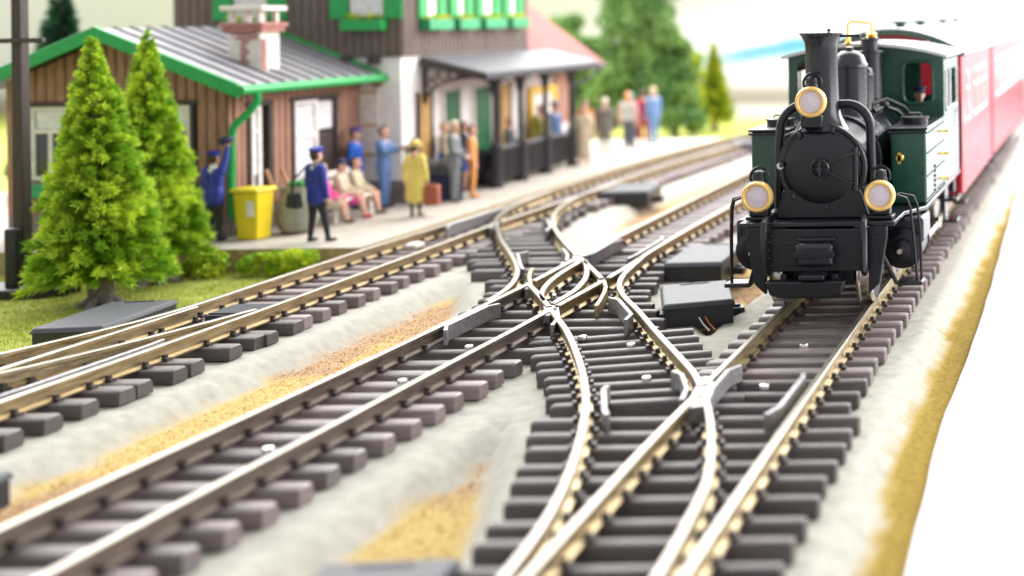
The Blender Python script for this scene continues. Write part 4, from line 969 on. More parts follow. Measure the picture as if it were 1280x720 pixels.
# ------------------------------------------------------------------ canopy
def canopy():
    t = thing('platform_canopy', (-14.3, 31.5, -.15), 'slate-grey platform canopy on four black iron posts with railing', 'canopy')
    xi, xo, y0, y1 = -15.05, -13.62, 28.35, 34.7
    zi, zo = 2.93, 2.56
    zs = lambda x: zi + (zo - zi) * (x - xi) / (xo - xi)
    mb = MB(); mb.prism([(xi, zi), (xo, zo), (xo, zo + .07), (xi, zi + .07)], y0, y1); rf = mb.build('roof', M['canopy'], t, bevel=.012)
    mb = MB(); mb.prism([(xi, zi - .12), (xo + .03, zo - .12), (xo + .03, zo + .03), (xi, zi + .03)], y0 - .06, y0 - .005); mb.build('end_fascia', M['dkwood'], rf, bevel=.008)
    mb = MB(); mb.box(xo + .005, xo + .05, y0 - .06, y1, zo - .10, zo + .04); mb.build('front_fascia', M['iron'], rf, bevel=.008)
    # wrought iron bracket
    def brk(yy):
        mb = MB(); mb.box(xi, xi + .08, yy - .03, yy + .03, 1.95, 2.85); b = mb.build('bracket', M['iron'], t, bevel=.01)
        mb = MB(); arc = [(xi + .06 + 1.25 * (1 - math.cos(a)), yy, 2.02 + .52 * math.sin(a)) for a in np.linspace(0, PI / 2, 12)]; mb.tube(arc, .028, 6)
        for cx, cz, r in ((.2, 2.62, .13), (.45, 2.58, .11), (.68, 2.57, .085), (.2, 2.38, .09), (.88, 2.56, .06)):
            mb.tube([(xi + cx + r * math.cos(a), yy, cz + r * math.sin(a)) for a in np.linspace(0, 2 * PI, 14)[:-1]], .018, 6, closed=True)
        mb.build('scrollwork', M['iron'], b)
    brk(28.42); brk(31.6)
    py = [30.0, 31.3, 32.7, 34.3]
    for y in py:
        mb = MB(); x = -14.2; mb.lathe((x, y, -.15), (0, 0, 1), [(.17, 0), (.17, .07), (.13, .09), (.125, .9), (.14, .92), (.14, .98), (.08, 1.02), (.065, 1.1), (.06, 2.2), (.085, 2.24), (.10, 2.4), (.16, 2.55), (.16, 2.62)], 14)
        p = mb.build('post', M['iron'], t)
        mb = MB(); mb.tube([(x, y, 2.2), (x - .2, y, 2.42), (x - .45, y, 2.56)], .03, 6); mb.tube([(x, y, 2.2), (x + .15, y, 2.38), (x + .35, y, 2.48)], .03, 6); mb.build('strut', M['iron'], p)
    mb = MB(); mb.box(-14.28, -14.12, y0, y1, 2.48, 2.56); mb.build('beam', M['iron'], t)
    for a, b in zip(py, py[1:]):
        mb = MB(); mb.box(-14.22, -14.18, a + .14, b - .14, .0, .72); r = mb.build('railing_panel', M['iron'], t, bevel=.005)
        mb = MB(); mb.box(-14.24, -14.16, a + .12, b - .12, .74, .80); mb.build('hand_rail', M['canopy'], r, bevel=.01)
        k = a + .22
        while k < b - .16: mb = MB(); mb.box(-14.17, -14.155, k, k + .035, .02, .70); mb.build('baluster', M['iron'], r); k += .11
canopy()
# pink-roofed end wing
def end_wing():
    t = thing('station_wing', (-16.2, 36, -.15), 'station wing with faded pink tiled roof behind the canopy', 'building')
    mb = MB(); mb.box(-19.3, -15.1, 33.52, 36.3, -.15, 2.5); mb.build('wall', M['plaster'], t)
    mb = MB(); mb.box(-15.1, -15.03, 35.25, 36.3, .9, 2.45); mb.build('boarding', M['wood'], t)
    zs = lambda x: 2.5 + (-14.35 - x) * .78
    mb = MB(); mb.prism([(-14.35, 2.42), (-17.4, zs(-17.4) - .08), (-20.4, 2.42), (-20.4, 2.5), (-17.4, zs(-17.4)), (-14.35, 2.5)], 33.55, 37.0); rf = mb.build('roof', M['pinkroof'], t)
    for k in range(14):
        x = -14.40 - k * .2; mb = MB(); mb.prism([(x, zs(x)), (x - .2, zs(x - .2)), (x - .2, zs(x - .2) + .012), (x, zs(x) + .035)], 33.56, 37.02); mb.build('tile_course', M['pinkroof'], rf)
    mb = MB(); mb.tube([(-14.3, 33.6, 2.44), (-14.3, 37, 2.42)], .06, 8); mb.tube([(-14.3, 36.8, 2.4), (-14.6, 36.7, 2.1), (-15.0, 36.5, 1.9), (-15.02, 36.4, 0)], .045, 8); mb.build('gutter', M['iron'], rf)
    mb = MB(); mb.box(-15.08, -15.02, 33.7, 35.2, .1, 1.9); w = mb.build('window', M['paper'], t)
    mb = MB()
    for q in ((33.62, 33.78, .05, 2.0), (35.05, 35.25, .05, 2.0), (33.78, 35.05, 1.8, 2.0)): mb.box(-15.06, -14.97, *q)
    mb.build('window_frame', M['yelframe'], w, bevel=.01)
end_wing()

# ------------------------------------------------------------------ telegraph / lamp mast on the left
t = thing('mast', (-17.45, 20.75, -.58), 'black mast with cross arm standing on a flat foot at the left edge', 'mast')
mb = MB(); mb.box(-17.60, -17.42, 20.65, 20.85, -.5, 5.2, top=.85); mb.build('pole', M['dkwood'], t, bevel=.02)
mb = MB(); mb.box(-17.62, -17.42, 20.50, 20.64, -.5, .55); mb.build('boot', M['iron'], t, bevel=.04)
mb = MB(); mb.slab([(-18.1, 20.35), (-17.0, 20.3), (-16.72, 20.55), (-16.72, 20.95), (-18.1, 21.05)], -.58, -.40); mb.build('foot', M['iron'], t, bevel=.03)
mb = MB(); mb.box(-18.1, -17.05, 20.62, 20.70, 3.52, 3.60); mb.build('cross_arm', M['dkwood'], t, bevel=.01)
mb = MB(); mb.lathe((-17.15, 20.5, -.42), (0, 0, 1), [(.05, 0), (.04, .05), (.01, .06)], 8); mb.lathe((-17.28, 20.48, -.42), (0, 0, 1), [(.05, 0), (.04, .05), (.01, .06)], 8); mb.build('bolt', M['screw'], t)

# ------------------------------------------------------------------ vegetation
def leaf_object(name, V, tone, m, parent, per=3, kind=None):
    V = np.asarray(V, dtype=np.float32).reshape(-1, 3); off = root_of(parent) if parent else Vector((0, 0, 0)); V = V - np.array(off, dtype=np.float32)
    n = len(V) // per; me = D.meshes.new(name); me.vertices.add(len(V)); me.vertices.foreach_set('co', V.ravel())
    me.loops.add(n * per); me.loops.foreach_set('vertex_index', np.arange(n * per, dtype=np.int32))
    me.polygons.add(n); me.polygons.foreach_set('loop_start', np.arange(0, n * per, per, dtype=np.int32))
    a = me.attributes.new('tone', 'FLOAT', 'POINT'); a.data.foreach_set('value', np.repeat(np.asarray(tone, dtype=np.float32), per) if len(tone) == n else np.asarray(tone, dtype=np.float32))
    me.materials.append(m); me.update(calc_edges=True); me.validate()
    o = D.objects.new(name, me); COL.objects.link(o); o.parent = parent
    if kind: o['kind'] = kind
    return o
M['dust'] = leafmat('sawdust_flakes', (.42, .29, .09), (.66, .52, .24), .9, 6)
M['dustr'] = leafmat('brick_dust_flakes', (.24, .10, .075), (.42, .25, .17), .9, 6)
sawdust()
rng = np.random.default_rng(5)
def unit(v): return v / np.linalg.norm(v, axis=-1, keepdims=True)
def conifer(name, label, base, ztop, zlow, rad, m, nb=300, per=110, nl=.15, lean=(0, 0), group=None, wid=.013, roots=True):
    t = thing(name, base, label, 'tree', group); b = np.array(base); H_ = ztop - base[2]
    mb = MB(); tp = [(base[0] + lean[0] * k, base[1] + lean[1] * k, base[2] + H_ * k) for k in np.linspace(0, .96, 8)]
    mb.tube(tp, [.17 * (1 - k) ** .8 * rad + .02 for k in np.linspace(0, .95, 8)], 10)
    if roots:
        for k in range(7):
            a = k * .9 + .3; l = random.uniform(.35, .6); mb.tube([(base[0], base[1], base[2] + .22), (base[0] + l * .45 * math.cos(a), base[1] + l * .45 * math.sin(a), base[2] + .09), (base[0] + l * math.cos(a), base[1] + l * math.sin(a), base[2] - .02)], [.10, .075, .03], 8)
    mb.build('trunk', M['bark'], t)
    V = []; T = []
    for i in range(nb):
        u = ((i + .5) / nb) ** .8 if True else 0
        u = 1 - (1 - (i + rng.random()) / nb) ** .62          # more branches low
        z = zlow + (ztop - zlow) * u; k = (z - base[2]) / H_
        rr = rad * ((1 - u) ** .82 * .97 + .02) * rng.uniform(.78, 1.08)
        a = i * 2.399963 + rng.uniform(-.3, .3)
        o = np.array([base[0] + lean[0] * k, base[1] + lean[1] * k, z])
        d = np.array([math.cos(a), math.sin(a), rng.uniform(-.05, .30) + .3 * u]); d /= np.linalg.norm(d)
        droop = np.array([0, 0, -.10 * rr])
        n = int(per * (.35 + .65 * rr / rad)); s = rng.uniform(.12, 1, n) ** .75
        p = o + d * (rr * s)[:, None] + droop * (s * s)[:, None]
        side = unit(rng.normal(size=(n, 3)) + 0); side = unit(side - (side @ d)[:, None] * d)
        dirn = unit(d * rng.uniform(.55, 1.2, n)[:, None] + side * rng.uniform(.3, 1.0, n)[:, None])
        p = p + side * (rng.uniform(0, .05, n) * rad * 1.0)[:, None]
        L_ = nl * rng.uniform(.6, 1.15, n) * (.4 + .6 * rr / rad)
        w = unit(np.cross(dirn, rng.normal(size=(n, 3)))) * (wid * rng.uniform(.7, 1.3, n))[:, None]
        tip = p + dirn * L_[:, None]
        V.append(np.stack([p - w, p + w, tip], 1)); T.append(rng.normal(0, .05, n) + rng.normal(0, .10) - .02)
    leaf_object('crown', np.concatenate(V), np.concatenate(T), m, t)
    return t
conifer('conifer_tree', 'larger yellow-green model conifer standing nearest on the lawn', (-15.58, 19.9, -.6), 3.62, -.12, .94, M['needle'], 560, 270, .125, (-.1, 0), 'conifers before the annex')
conifer('conifer_tree', 'second yellow-green model conifer, behind and right of the larger one', (-15.93, 21.45, -.6), 3.66, .0, .86, M['needle'], 520, 250, .125, (-.05, 0), 'conifers before the annex')
conifer('conifer_tree', 'dark green conifer rising behind the left slope of the annex roof', (-24.35, 30, -.6), 4.75, .5, 1.0, M['needled'], 260, 110, .3, (0, 0), wid=.03, roots=False)
conifer('conifer_tree', 'dark bluish conifer cut off by the left edge below the window', (-17.95, 19.3, -.6), 1.0, -.5, .55, M['needled'], 120, 80, .14, roots=False)

def leafy(name, label, base, blobs, m, n, size, group=None, cat='tree', trunk=True, trunk_r=.14, kind=None):
    t = thing(name, base, label, cat, group)
    if trunk:
        top = max(b[2] for b in blobs); mb = MB(); mb.tube([(base[0], base[1], base[2]), (base[0] + .05, base[1], (base[2] + top) / 2), (base[0], base[1], top)], [trunk_r, trunk_r * .7, trunk_r * .2], 8)
        for (x, y, z, r) in blobs[:6]: mb.tube([(base[0], base[1], base[2] + (z - base[2]) * .55), (x, y, z)], [trunk_r * .4, trunk_r * .12], 6)
        mb.build('trunk' if cat == 'tree' else 'stem', M['bark'], t)
    V = []; T = []; tot = sum(b[3] ** 2 for b in blobs)
    for (x, y, z, r) in blobs:
        k = int(n * r * r / tot); q = unit(rng.normal(size=(k, 3))) * (r * rng.uniform(.25, 1.12, k) ** .5)[:, None]; q[:, 2] *= .85
        c = np.array([x, y, z]) + q; a = unit(rng.normal(size=(k, 3))); b_ = unit(np.cross(a, rng.normal(size=(k, 3)))); s = (size * rng.uniform(.6, 1.3, k))[:, None]
        V.append(np.stack([c - a * s, c + b_ * s * .6, c + a * s, c - b_ * s * .6], 1)); T.append(rng.normal(0, .08, k) + rng.normal(0, .07))
    leaf_object('crown' if cat == 'tree' else 'foliage', np.concatenate(V), np.concatenate(T), m, t, 4)
    return t
def blobs(cx, cy, z0, z1, rad, n, taper=.4, r0=.5):
    out = []
    for i in range(n):
        u = (i + .5) / n; a = i * 2.4; rr = rad * (1 - taper * u) * random.uniform(.3, .75)
        out.append((cx + rr * math.cos(a), cy + rr * math.sin(a), z0 + (z1 - z0) * u, rad * r0 * (1 - taper * .6 * u) * random.uniform(.8, 1.15)))
    return out
# trees behind the platform end (depth 44-56)
leafy('broadleaf_tree', 'tall broad green tree behind the far platform crowd', (-16.3, 45, -.5), blobs(-16.3, 45, .3, 6.4, 1.75, 28, .3, .48), M['leafg'], 16000, .10, 'broadleaf trees behind the platform')
leafy('broadleaf_tree', 'green tree behind the pink roof, left of the tall tree', (-18.3, 46, -.5), blobs(-18.3, 46, .2, 2.9, 1.2, 16, .3, .5), M['leafg'], 9000, .10, 'broadleaf trees behind the platform')
leafy('broadleaf_tree', 'darker green tree on the right flank of the tall tree', (-15.2, 45.6, -.5), blobs(-15.2, 45.6, .0, 3.2, .95, 16, .5, .5), M['leafg'], 9000, .09, 'broadleaf trees behind the platform')
leafy('round_tree', 'small round pale green tree peeking over the pink roof', (-21.0, 50, -.5), blobs(-21.0, 50, 2.4, 3.7, .75, 9, .1, .6), M['leafg'], 5000, .10)
leafy('cypress', 'narrow yellow cypress between the green trees', (-14.95, 46.9, -.5), blobs(-14.95, 46.9, -.1, 2.4, .55, 12, .45, .75), M['leafy'], 5000, .07)
conifer('conifer_tree', 'small yellow-green cone-shaped tree at the end of the row', (-14.75, 48.8, -.5), 2.85, -.2, .80, M['leafy'], 200, 90, .2, wid=.03, roots=False)
# little lichen bushes along the platform end
for i, (x, y, r, lab) in enumerate([(-15.25, 21.95, .30, 'round lime green bush left of the others at the platform end'), (-14.62, 21.95, .24, 'small darker bush in the middle of the platform end'), (-14.2, 21.95, .25, 'upright lime bush right of the middle bush at the platform end'), (-13.75, 21.9, .30, 'brightest yellow-green bush, nearest the platform track'), (-15.75, 22.0, .2, 'low green tuft half hidden by the second conifer')]):
    bl = [(x + random.uniform(-.5, .5) * r, y + random.uniform(-.4, .4) * r, -.52 + r * random.uniform(.3, 1.25), r * random.uniform(.35, .6)) for _ in range(9)]
    leafy('bush', lab, (x, y, -.58), bl, M['bush'] if i != 1 and i != 4 else M['leafy'] if i == 9 else M['bush'], 1500, .035, 'bushes at the platform end', 'bush', True, .03)
# short grass on the lawn
k = 26000; gx = rng.uniform(-19, -13.2, k); gy = rng.uniform(16.5, 22.3, k); keep = gx < -13.15 - np.clip((17.2 - gy), 0, 4) * .3; gx, gy = gx[keep], gy[keep]; k = len(gx)
p = np.stack([gx, gy, np.full(k, -.575)], 1); w = np.stack([np.cos(gx * 91), np.sin(gx * 91), np.zeros(k)], 1) * .011
tip = p + np.stack([rng.normal(0, .03, k), rng.normal(0, .03, k), rng.uniform(.03, .075, k)], 1)
go = leaf_object('grass', np.stack([p - w, p + w, tip], 1), rng.normal(0, .12, k), M['grass'], None, 3, 'stuff')
tag(go, 'short yellow-green flock grass on the lawn', 'grass')

# ------------------------------------------------------------------ people
PC = dict(skin=(.62, .36, .26), white=(.78, .76, .72), blue=(.02, .035, .30), navy=(.015, .02, .07), black=(.012, .012, .016), cobalt=(.01, .13, .62), slate=(.10, .19, .40), grey=(.17, .19, .20), dgrey=(.075, .085, .09), yellow=(.80, .66, .16), brown=(.13, .07, .04), pink=(.75, .08, .30), orange=(.68, .30, .09), olive=(.20, .18, .02), ltblue=(.13, .24, .45), cream=(.55, .47, .33), hairw=(.70, .64, .52), hairb=(.05, .028, .018), greyg=(.15, .15, .13), shirt=(.42, .44, .41), red=(.45, .04, .04), stock=(.12, .075, .035), teal=(.05, .40, .36), purple=(.10, .05, .25), blond=(.66, .52, .30))
def pm(n): return person_mat(n, PC[n])
def cap_mesh(mb, p0, r0, p1, r1, n=10):
    p0, p1 = Vector(p0), Vector(p1); d = p1 - p0; L_ = d.length
    d = d / L_ if L_ > 1e-6 else Vector((0, 0, 1))
    prof = [(r0 * math.sin(a), -r0 * math.cos(a)) for a in (.25, .7, 1.15, PI / 2)] + [(r1 * math.sin(a), L_ + r1 * math.cos(a)) for a in (PI / 2, 1.15, .7, .25)]
    mb.lathe(p0, d, prof, n)
def figure(label, loc, yaw, h, top, bottom, shoes='black', hair='hairb', kind='trousers', sleeve=None, arms=None, seated=False, hat=None, legs=None, neck='skin', coatlen=None, group='figures on the platform', bend=0, hatwhite=False):
    t = thing('person', loc, label, 'person', group)
    caps = []        # p0 r0 p1 r1 mat, unit height coordinates, facing +y
    sl = sleeve or top
    def C(a, ra, b, rb, m): caps.append((np.array(a, float), ra, np.array(b, float), rb, m))
    dz = -.27 if seated else 0
    lean = np.array([0, bend, -abs(bend) * .3])
    def up(p): q = np.array(p, float); k = max(0, (q[2] - .5)) / .4; return q + lean * k + np.array([0, 0, dz])
    # torso
    for s in (-1, 1):
        C(up((s * .040, 0, .53)), .066, up((s * .036, .005, .63)), .060, top if not kind == 'shirt' else bottom)
        C(up((s * .036, .005, .63)), .060, up((s * .055, .0, .755)), .066, top)
        C(up((s * .055, 0, .755)), .062, up((s * .085, -.005, .800)), .042, top)
    C(up((0, 0, .80)), .05, up((0, .0, .845)), .034, neck)
    C(up((0, .004, .84)), .032, up((0, .008, .875)), .034, 'skin')
    hc = up((0, .014, .928))
    C(hc + (0, .004, -.032), .040, hc + (0, -.006, .020), .053, 'skin')
    C(hc + (0, .050, -.012), .011, hc + (0, .058, -.020), .011, 'skin')     # nose
    C(hc + (0, .040, -.048), .018, hc + (0, .034, -.050), .018, 'skin')     # chin
    for s in (-1, 1): C(hc + (s * .053, -.005, -.005), .012, hc + (s * .054, -.008, -.018), .010, 'skin')
    if hair: C(hc + (0, -.022, .018), .053, hc + (0, -.004, .036), .045, hair); C(hc + (0, -.030, -.02), .040, hc + (0, -.026, .01), .048, hair)
    # legs
    foot = []
    for i, s in enumerate((-1, 1)):
        if seated: hip, knee, ank = (s * .048, .0, .50 + dz), (s * .055, .225, .50 + dz + .01), (s * .055, .25 + .03 * i, .045)
        else:
            st = (legs or ((0, 0), (0, 0)))[i]; hip, knee, ank = (s * .046, 0, .50), (s * .052 + st[0] * .5, st[1] * .5 + .012, .275), (s * .055 + st[0], st[1], .045)
        lm = 'skin' if kind == 'skirt' else ('stock' if kind == 'coat' else bottom)
        C(hip, .060, knee, .040 if lm != 'skin' else .038, bottom if kind in ('trousers', 'shirt') or seated else lm); C(knee, .040, ank, .026 if lm == bottom else .022, lm)
        C((ank[0], ank[1] - .012, .026), .024, (ank[0] + s * .012, ank[1] + .075, .020), .020, shoes)
    if kind in ('skirt', 'coat') and not seated:
        hem = coatlen if coatlen else (.30 if kind == 'skirt' else .20); m_ = bottom if kind == 'skirt' else top
        for s in (-1, 1):
            C((s * .035, 0, .55), .072, (s * .052, 0, hem + .06), .078, m_)
        C((0, 0, .55), .075, (0, 0, hem + .06), .088, m_)
    if kind == 'jacket' or (kind == 'trousers' and coatlen):
        for s in (-1, 1): C((s * .040, 0, .56), .068, (s * .042, 0, coatlen or .47), .068, top)
    if seated and kind == 'skirt':
        for s in (-1, 1): C((s * .045, .02, .50 + dz), .07, (s * .05, .19, .50 + dz), .058, bottom)
    # arms: (elbow, wrist) relative to shoulder for left (-x) and right (+x)
    arms = arms or (((-.035, .0, -.155), (-.03, .03, -.305)), ((.035, .0, -.155), (.03, .03, -.305)))
    hands = []
    for i, s in enumerate((-1, 1)):
        sh = up((s * .105, 0, .785)); el = sh + np.array(arms[i][0]); wr = sh + np.array(arms[i][1])
        C(sh, .043, el, .033, sl); C(el, .033, wr, .025, sl if sl != 'bare' else 'skin')
        d = unit(wr - el); hd = wr + d * .035; C(wr + d * .006, .018, hd, .022, 'skin'); hands.append((hd, d, s))
    # union + remesh
    mb = MB()
    for a, ra, b, rb, m in caps: cap_mesh(mb, a * h, ra * h, b * h, rb * h)
    me = D.meshes.new('tmp'); me.from_pydata(mb.v, [], mb.f); bm = bmesh.new(); bm.from_mesh(me); bmesh.ops.recalc_face_normals(bm, faces=bm.faces); bm.to_mesh(me); bm.free()
    o = D.objects.new('body', me); COL.objects.link(o)
    r = o.modifiers.new('r', 'REMESH'); r.mode = 'VOXEL'; r.voxel_size = .0115 * h
    s_ = o.modifiers.new('s', 'SMOOTH'); s_.iterations = 4; s_.factor = .5
    dg = bpy.context.evaluated_depsgraph_get(); em = D.meshes.new_from_object(o.evaluated_get(dg))
    o.modifiers.clear(); o.data = em; D.meshes.remove(me); em.name = 'body'
    n = len(em.polygons); cen = np.empty(n * 3); em.polygons.foreach_get('center', cen); cen = cen.reshape(-1, 3) / h
    best = np.full(n, 9.); idx = np.zeros(n, int); names = sorted({c[4] if c[4] != 'bare' else 'skin' for c in caps}); 
    for a, ra, b, rb, m in caps:
        m = 'skin' if m == 'bare' else m
        ab = b - a; L2 = max(ab @ ab, 1e-9); k = np.clip(((cen - a) @ ab) / L2, 0, 1); d = np.linalg.norm(cen - a - k[:, None] * ab, axis=1) - (ra + (rb - ra) * k)
        w = d < best; best[w] = d[w]; idx[w] = names.index(m)
    em.materials.clear()
    for m in names: em.materials.append(pm(m))
    # fingers, joined to the same mesh
    fb = MB()
    for hd, d, s in hands:
        d = Vector(d); side = d.cross(Vector((0, 1, 0.2))).normalized()
        if side.length < .1: side = Vector((1, 0, 0))
        curl = Vector((-s * .3, .5, 0)) - d * Vector((-s * .3, .5, 0)).dot(d)
        for k in range(4):
            b0 = Vector(hd) + side * (k - 1.5) * .011 + d * .010; l = (.034, .040, .038, .030)[k]
            b1 = b0 + d * l * .6; b2 = b1 + (d * .7 + curl * .6).normalized() * l * .55
            cap_mesh(fb, b0 * h, .0068 * h, b1 * h, .0062 * h, 6); cap_mesh(fb, b1 * h, .0062 * h, b2 * h, .005 * h, 6)
        b0 = Vector(hd) - side * .018; b1 = b0 + (d * .6 + curl * .6 - side * .5).normalized() * .03; cap_mesh(fb, b0 * h, .0075 * h, b1 * h, .006 * h, 6)
    bm = bmesh.new(); bm.from_mesh(em)
    for f, i in zip(bm.faces, idx): f.material_index = int(i); f.smooth = True
    vv = [bm.verts.new(p) for p in fb.v]; sk = names.index('skin')
    for f in fb.f:
        nf = bm.faces.new([vv[i] for i in f]); nf.material_index = sk; nf.smooth = True
    bm.to_mesh(em); bm.free(); em.update()
    o.parent = t; t.rotation_euler = (0, 0, yaw)
    def part(mb, name, m):
        q = mb.build(name, m, None); q.parent = t; return q
    for s in (-1, 1): e = MB(); e.ball(tuple((hc + np.array((s * .019, .045, .006))) * h), .0065 * h, 8); part(e, 'eye', pm('black'))
    e = MB(); e.ball(tuple((hc + np.array((0, .0485, -.036))) * h), .011 * h, 8, sc=(1.2, .4, .35)); part(e, 'mouth', pm('red'))
    if hat:
        c = tuple((hc + np.array((0, -.006, .040))) * h); e = MB()
        if hat[0] == 'cap':
            e.lathe(c, (0, -.12, 1), [(r_ * h, z_ * h) for r_, z_ in ((.056, -.012), (.057, .010), (.072, .026), (.072, .034), (.05, .045), (.01, .047))], 18)
            e.add([((c[0] + x * h), c[1] + y * h, c[2] + z * h) for x, y, z in ((-.045, .035, -.008), (.045, .035, -.008), (.03, .088, -.018), (-.03, .088, -.018), (-.045, .035, -.002), (.045, .035, -.002), (.03, .088, -.012), (-.03, .088, -.012))], [(3, 2, 1, 0), (4, 5, 6, 7), (0, 1, 5, 4), (1, 2, 6, 5), (2, 3, 7, 6), (3, 0, 4, 7)])
        else: e.lathe(c, (0, -.1, 1), [(r_ * h, z_ * h) for r_, z_ in ((.082, -.018), (.085, -.012), (.060, -.004), (.056, .03), (.04, .046), (.01, .05))], 18)
        part(e, 'hat', pm(hat[1]))
        if hat[0] == 'brim' : 
            e = MB(); e.lathe(c, (0, -.1, 1), [(.0605 * h, -.004 * h), (.0605 * h, .012 * h), (.057 * h, .014 * h)], 18, caps=False); part(e, 'hat_band', pm('black'))
    return t, h, [Vector(x[0]) * h for x in hands]
def hold(loc, yaw, p): return Vector(loc) + Matrix.Rotation(yaw, 3, 'Z') @ p
ZP = -.15
straight = ((-.030, .0, -.155), (-.025, .03, -.305)); straightr = ((.030, .0, -.155), (.025, .03, -.305))
# railwayman waving his cap
loc = (-16.05, 23.12, ZP); yaw = R(-60)
_, h, hd = figure('railwayman in blue jacket raising a dark cap high beside the drainpipe', loc, R(-10), 1.62, 'blue', 'black', hat=('cap', 'blue'), coatlen=.46, arms=(straight, ((.02, .03, .13), (.03, .05, .26))), neck='white', hair='hairb')
mb = MB(); q = hold(loc, R(-10), hd[1]); mb.lathe((q.x - .03, q.y, q.z + .03), (-.2, .0, 1), [(.08, -.02), (.11, .0), (.13, .04), (.12, .1), (.03, .12)], 16); mb.build('cap', pm('navy'), None, label='dark cap held up by the waving railwayman', cat='cap')
# station master with shoulder bag
loc = (-14.1, 22.95, ZP)
_, h, hd = figure('railwayman in blue jacket and black trousers seen from behind with shoulder bag', loc, R(-25), 1.68, 'blue', 'black', hat=('cap', 'blue'), coatlen=.45, legs=((-.02, -.02), (.06, .05)), neck='white')
bag = thing('shoulder_bag', (-14.42, 22.82, .65), 'black shoulder bag hanging on the railwayman seen from behind', 'bag')
mb = MB(); mb.T = Matrix.Translation((-14.40, 22.80, .62)) @ Matrix.Rotation(R(-30), 4, 'Z'); mb.box(-.17, .17, -.08, .08, -.14, .14, top=.8); mb.build('pouch', pm('black'), bag, bevel=.04)
mb = MB(); mb.tube([(-14.44, 22.80, .74), (-14.36, 22.74, 1.0), (-14.18, 22.80, 1.22), (-14.0, 22.9, 1.28), (-13.98, 23.02, 1.2)], .018, 6); mb.build('strap', pm('black'), bag)
# bench with two seated women
t = thing('bench', (-15.1, 25.7, ZP), 'white bench under the two seated women', 'bench')
mb = MB()
mb.box(-15.5, -14.85, 24.75, 26.3, .27, .31); mb.build('seat', M['paper'], t, bevel=.01)
for yy in (24.9, 26.1):
    mb = MB(); mb.box(-15.45, -15.4, yy - .04, yy + .04, ZP, .75); mb.box(-14.95, -14.9, yy - .04, yy + .04, ZP, .27); mb.build('leg', M['paper'], t)
mb = MB(); mb.box(-15.5, -15.45, 24.75, 26.3, .5, .62); mb.box(-15.5, -15.45, 24.75, 26.3, .68, .8); mb.build('backrest', M['paper'], t, bevel=.01)
knees = (((-.02, .05, -.14), (.03, .17, -.20)), ((.02, .05, -.14), (-.03, .17, -.20)))
figure('seated woman in white blouse and pink skirt with red shoes on the bench', (-15.15, 25.45, ZP + .02), R(-75), 1.62, 'cream', 'pink', 'red', 'hairb', 'skirt', arms=knees, seated=True, hat=('brim', 'navy'))
figure('second seated figure in cream skirt, half hidden beside the woman in pink', (-15.2, 26.05, ZP + .02), R(-75), 1.6, 'cream', 'cream', 'brown', 'hairb', 'skirt', arms=knees, seated=True)
figure('seated woman hidden behind the shoulder bag railwayman, bare legs showing', (-15.15, 24.85, ZP + .02), R(-75), 1.6, 'pink', 'cream', 'brown', 'blond', 'skirt', arms=knees, seated=True)
figure('man in bright cobalt blue coat standing behind the bench', (-15.75, 27.0, ZP), R(-80), 1.70, 'cobalt', 'cobalt', hat=('cap', 'purple'), coatlen=.40)
loc = (-15.15, 27.0, ZP)
_, h, hd = figure('man in slate blue suit holding out an open newspaper', loc, R(-85), 1.74, 'slate', 'slate', 'black', 'hairb', coatlen=.46, arms=(((-.02, .08, -.10), (.02, .22, -.06)), ((.02, .08, -.11), (-.01, .22, -.08))))
q = hold(loc, R(-85), (hd[0] + hd[1]) / 2)
np_ = thing('newspaper', tuple(q), 'grey newspaper held by the man in the slate suit', 'newspaper')
for s in (-1, 1):
    mb = MB(); mb.T = Matrix.Translation((q.x + .08, q.y, q.z + .04)) @ Matrix.Rotation(R(-85), 4, 'Z') @ Matrix.Rotation(s * R(25), 4, 'Z') @ Matrix.Rotation(R(-30), 4, 'X'); mb.box(min(0, s * .2), max(0, s * .2), -.006, .006, -.2, .2); mb.build('page', pm('greyg'), np_)
# luggage by the white wall
lug = thing('trunk', (-14.6, 27.6, ZP), 'dark navy trunk standing against the white wall', 'trunk')
mb = MB(); mb.box(-15.0, -14.1, 27.9, 28.25, ZP, .42); mb.build('case', pm('navy'), lug, bevel=.03)
mb = MB(); mb.box(-15.02, -14.08, 27.88, 28.27, .42, .5); mb.build('lid', pm('dgrey'), lug, bevel=.03)
mb = MB()
for k in range(6): mb.ball((-14.9 + .15 * k, 28.05, .6 + .05 * (k % 2)), .16, 10, sc=(1, .8, .75))
mb.build('bundle', pm('greyg'), None, label='pale grey bundle lying on the navy trunk', cat='bundle')
# yellow coat
loc = (-13.82, 25.75, ZP)
_, h, hd = figure('woman in long yellow coat and yellow hat seen from behind', loc, R(-8), 1.52, 'yellow', 'yellow', 'brown', 'hairb', 'coat', hat=('brim', 'yellow'), coatlen=.20, arms=(((-.05, .0, -.15), (-.07, .03, -.29)), ((.04, .0, -.155), (.05, .02, -.30))))
q = hold(loc, R(-8), hd[1])
sc_ = thing('suitcase', (q.x, q.y, q.z - .45), 'reddish brown suitcase carried by the woman in yellow', 'suitcase')
mb = MB(); mb.box(q.x - .03, q.x + .24, q.y - .09, q.y + .07, q.z - .46, q.z - .05); mb.build('case', person_mat('suitcase', (.36, .10, .05)), sc_, bevel=.02)
mb = MB(); mb.tube([(q.x + .05, q.y, q.z - .06), (q.x + .06, q.y, q.z), (q.x + .15, q.y, q.z), (q.x + .16, q.y, q.z - .06)], .014, 6); mb.build('handle', pm('brown'), sc_)
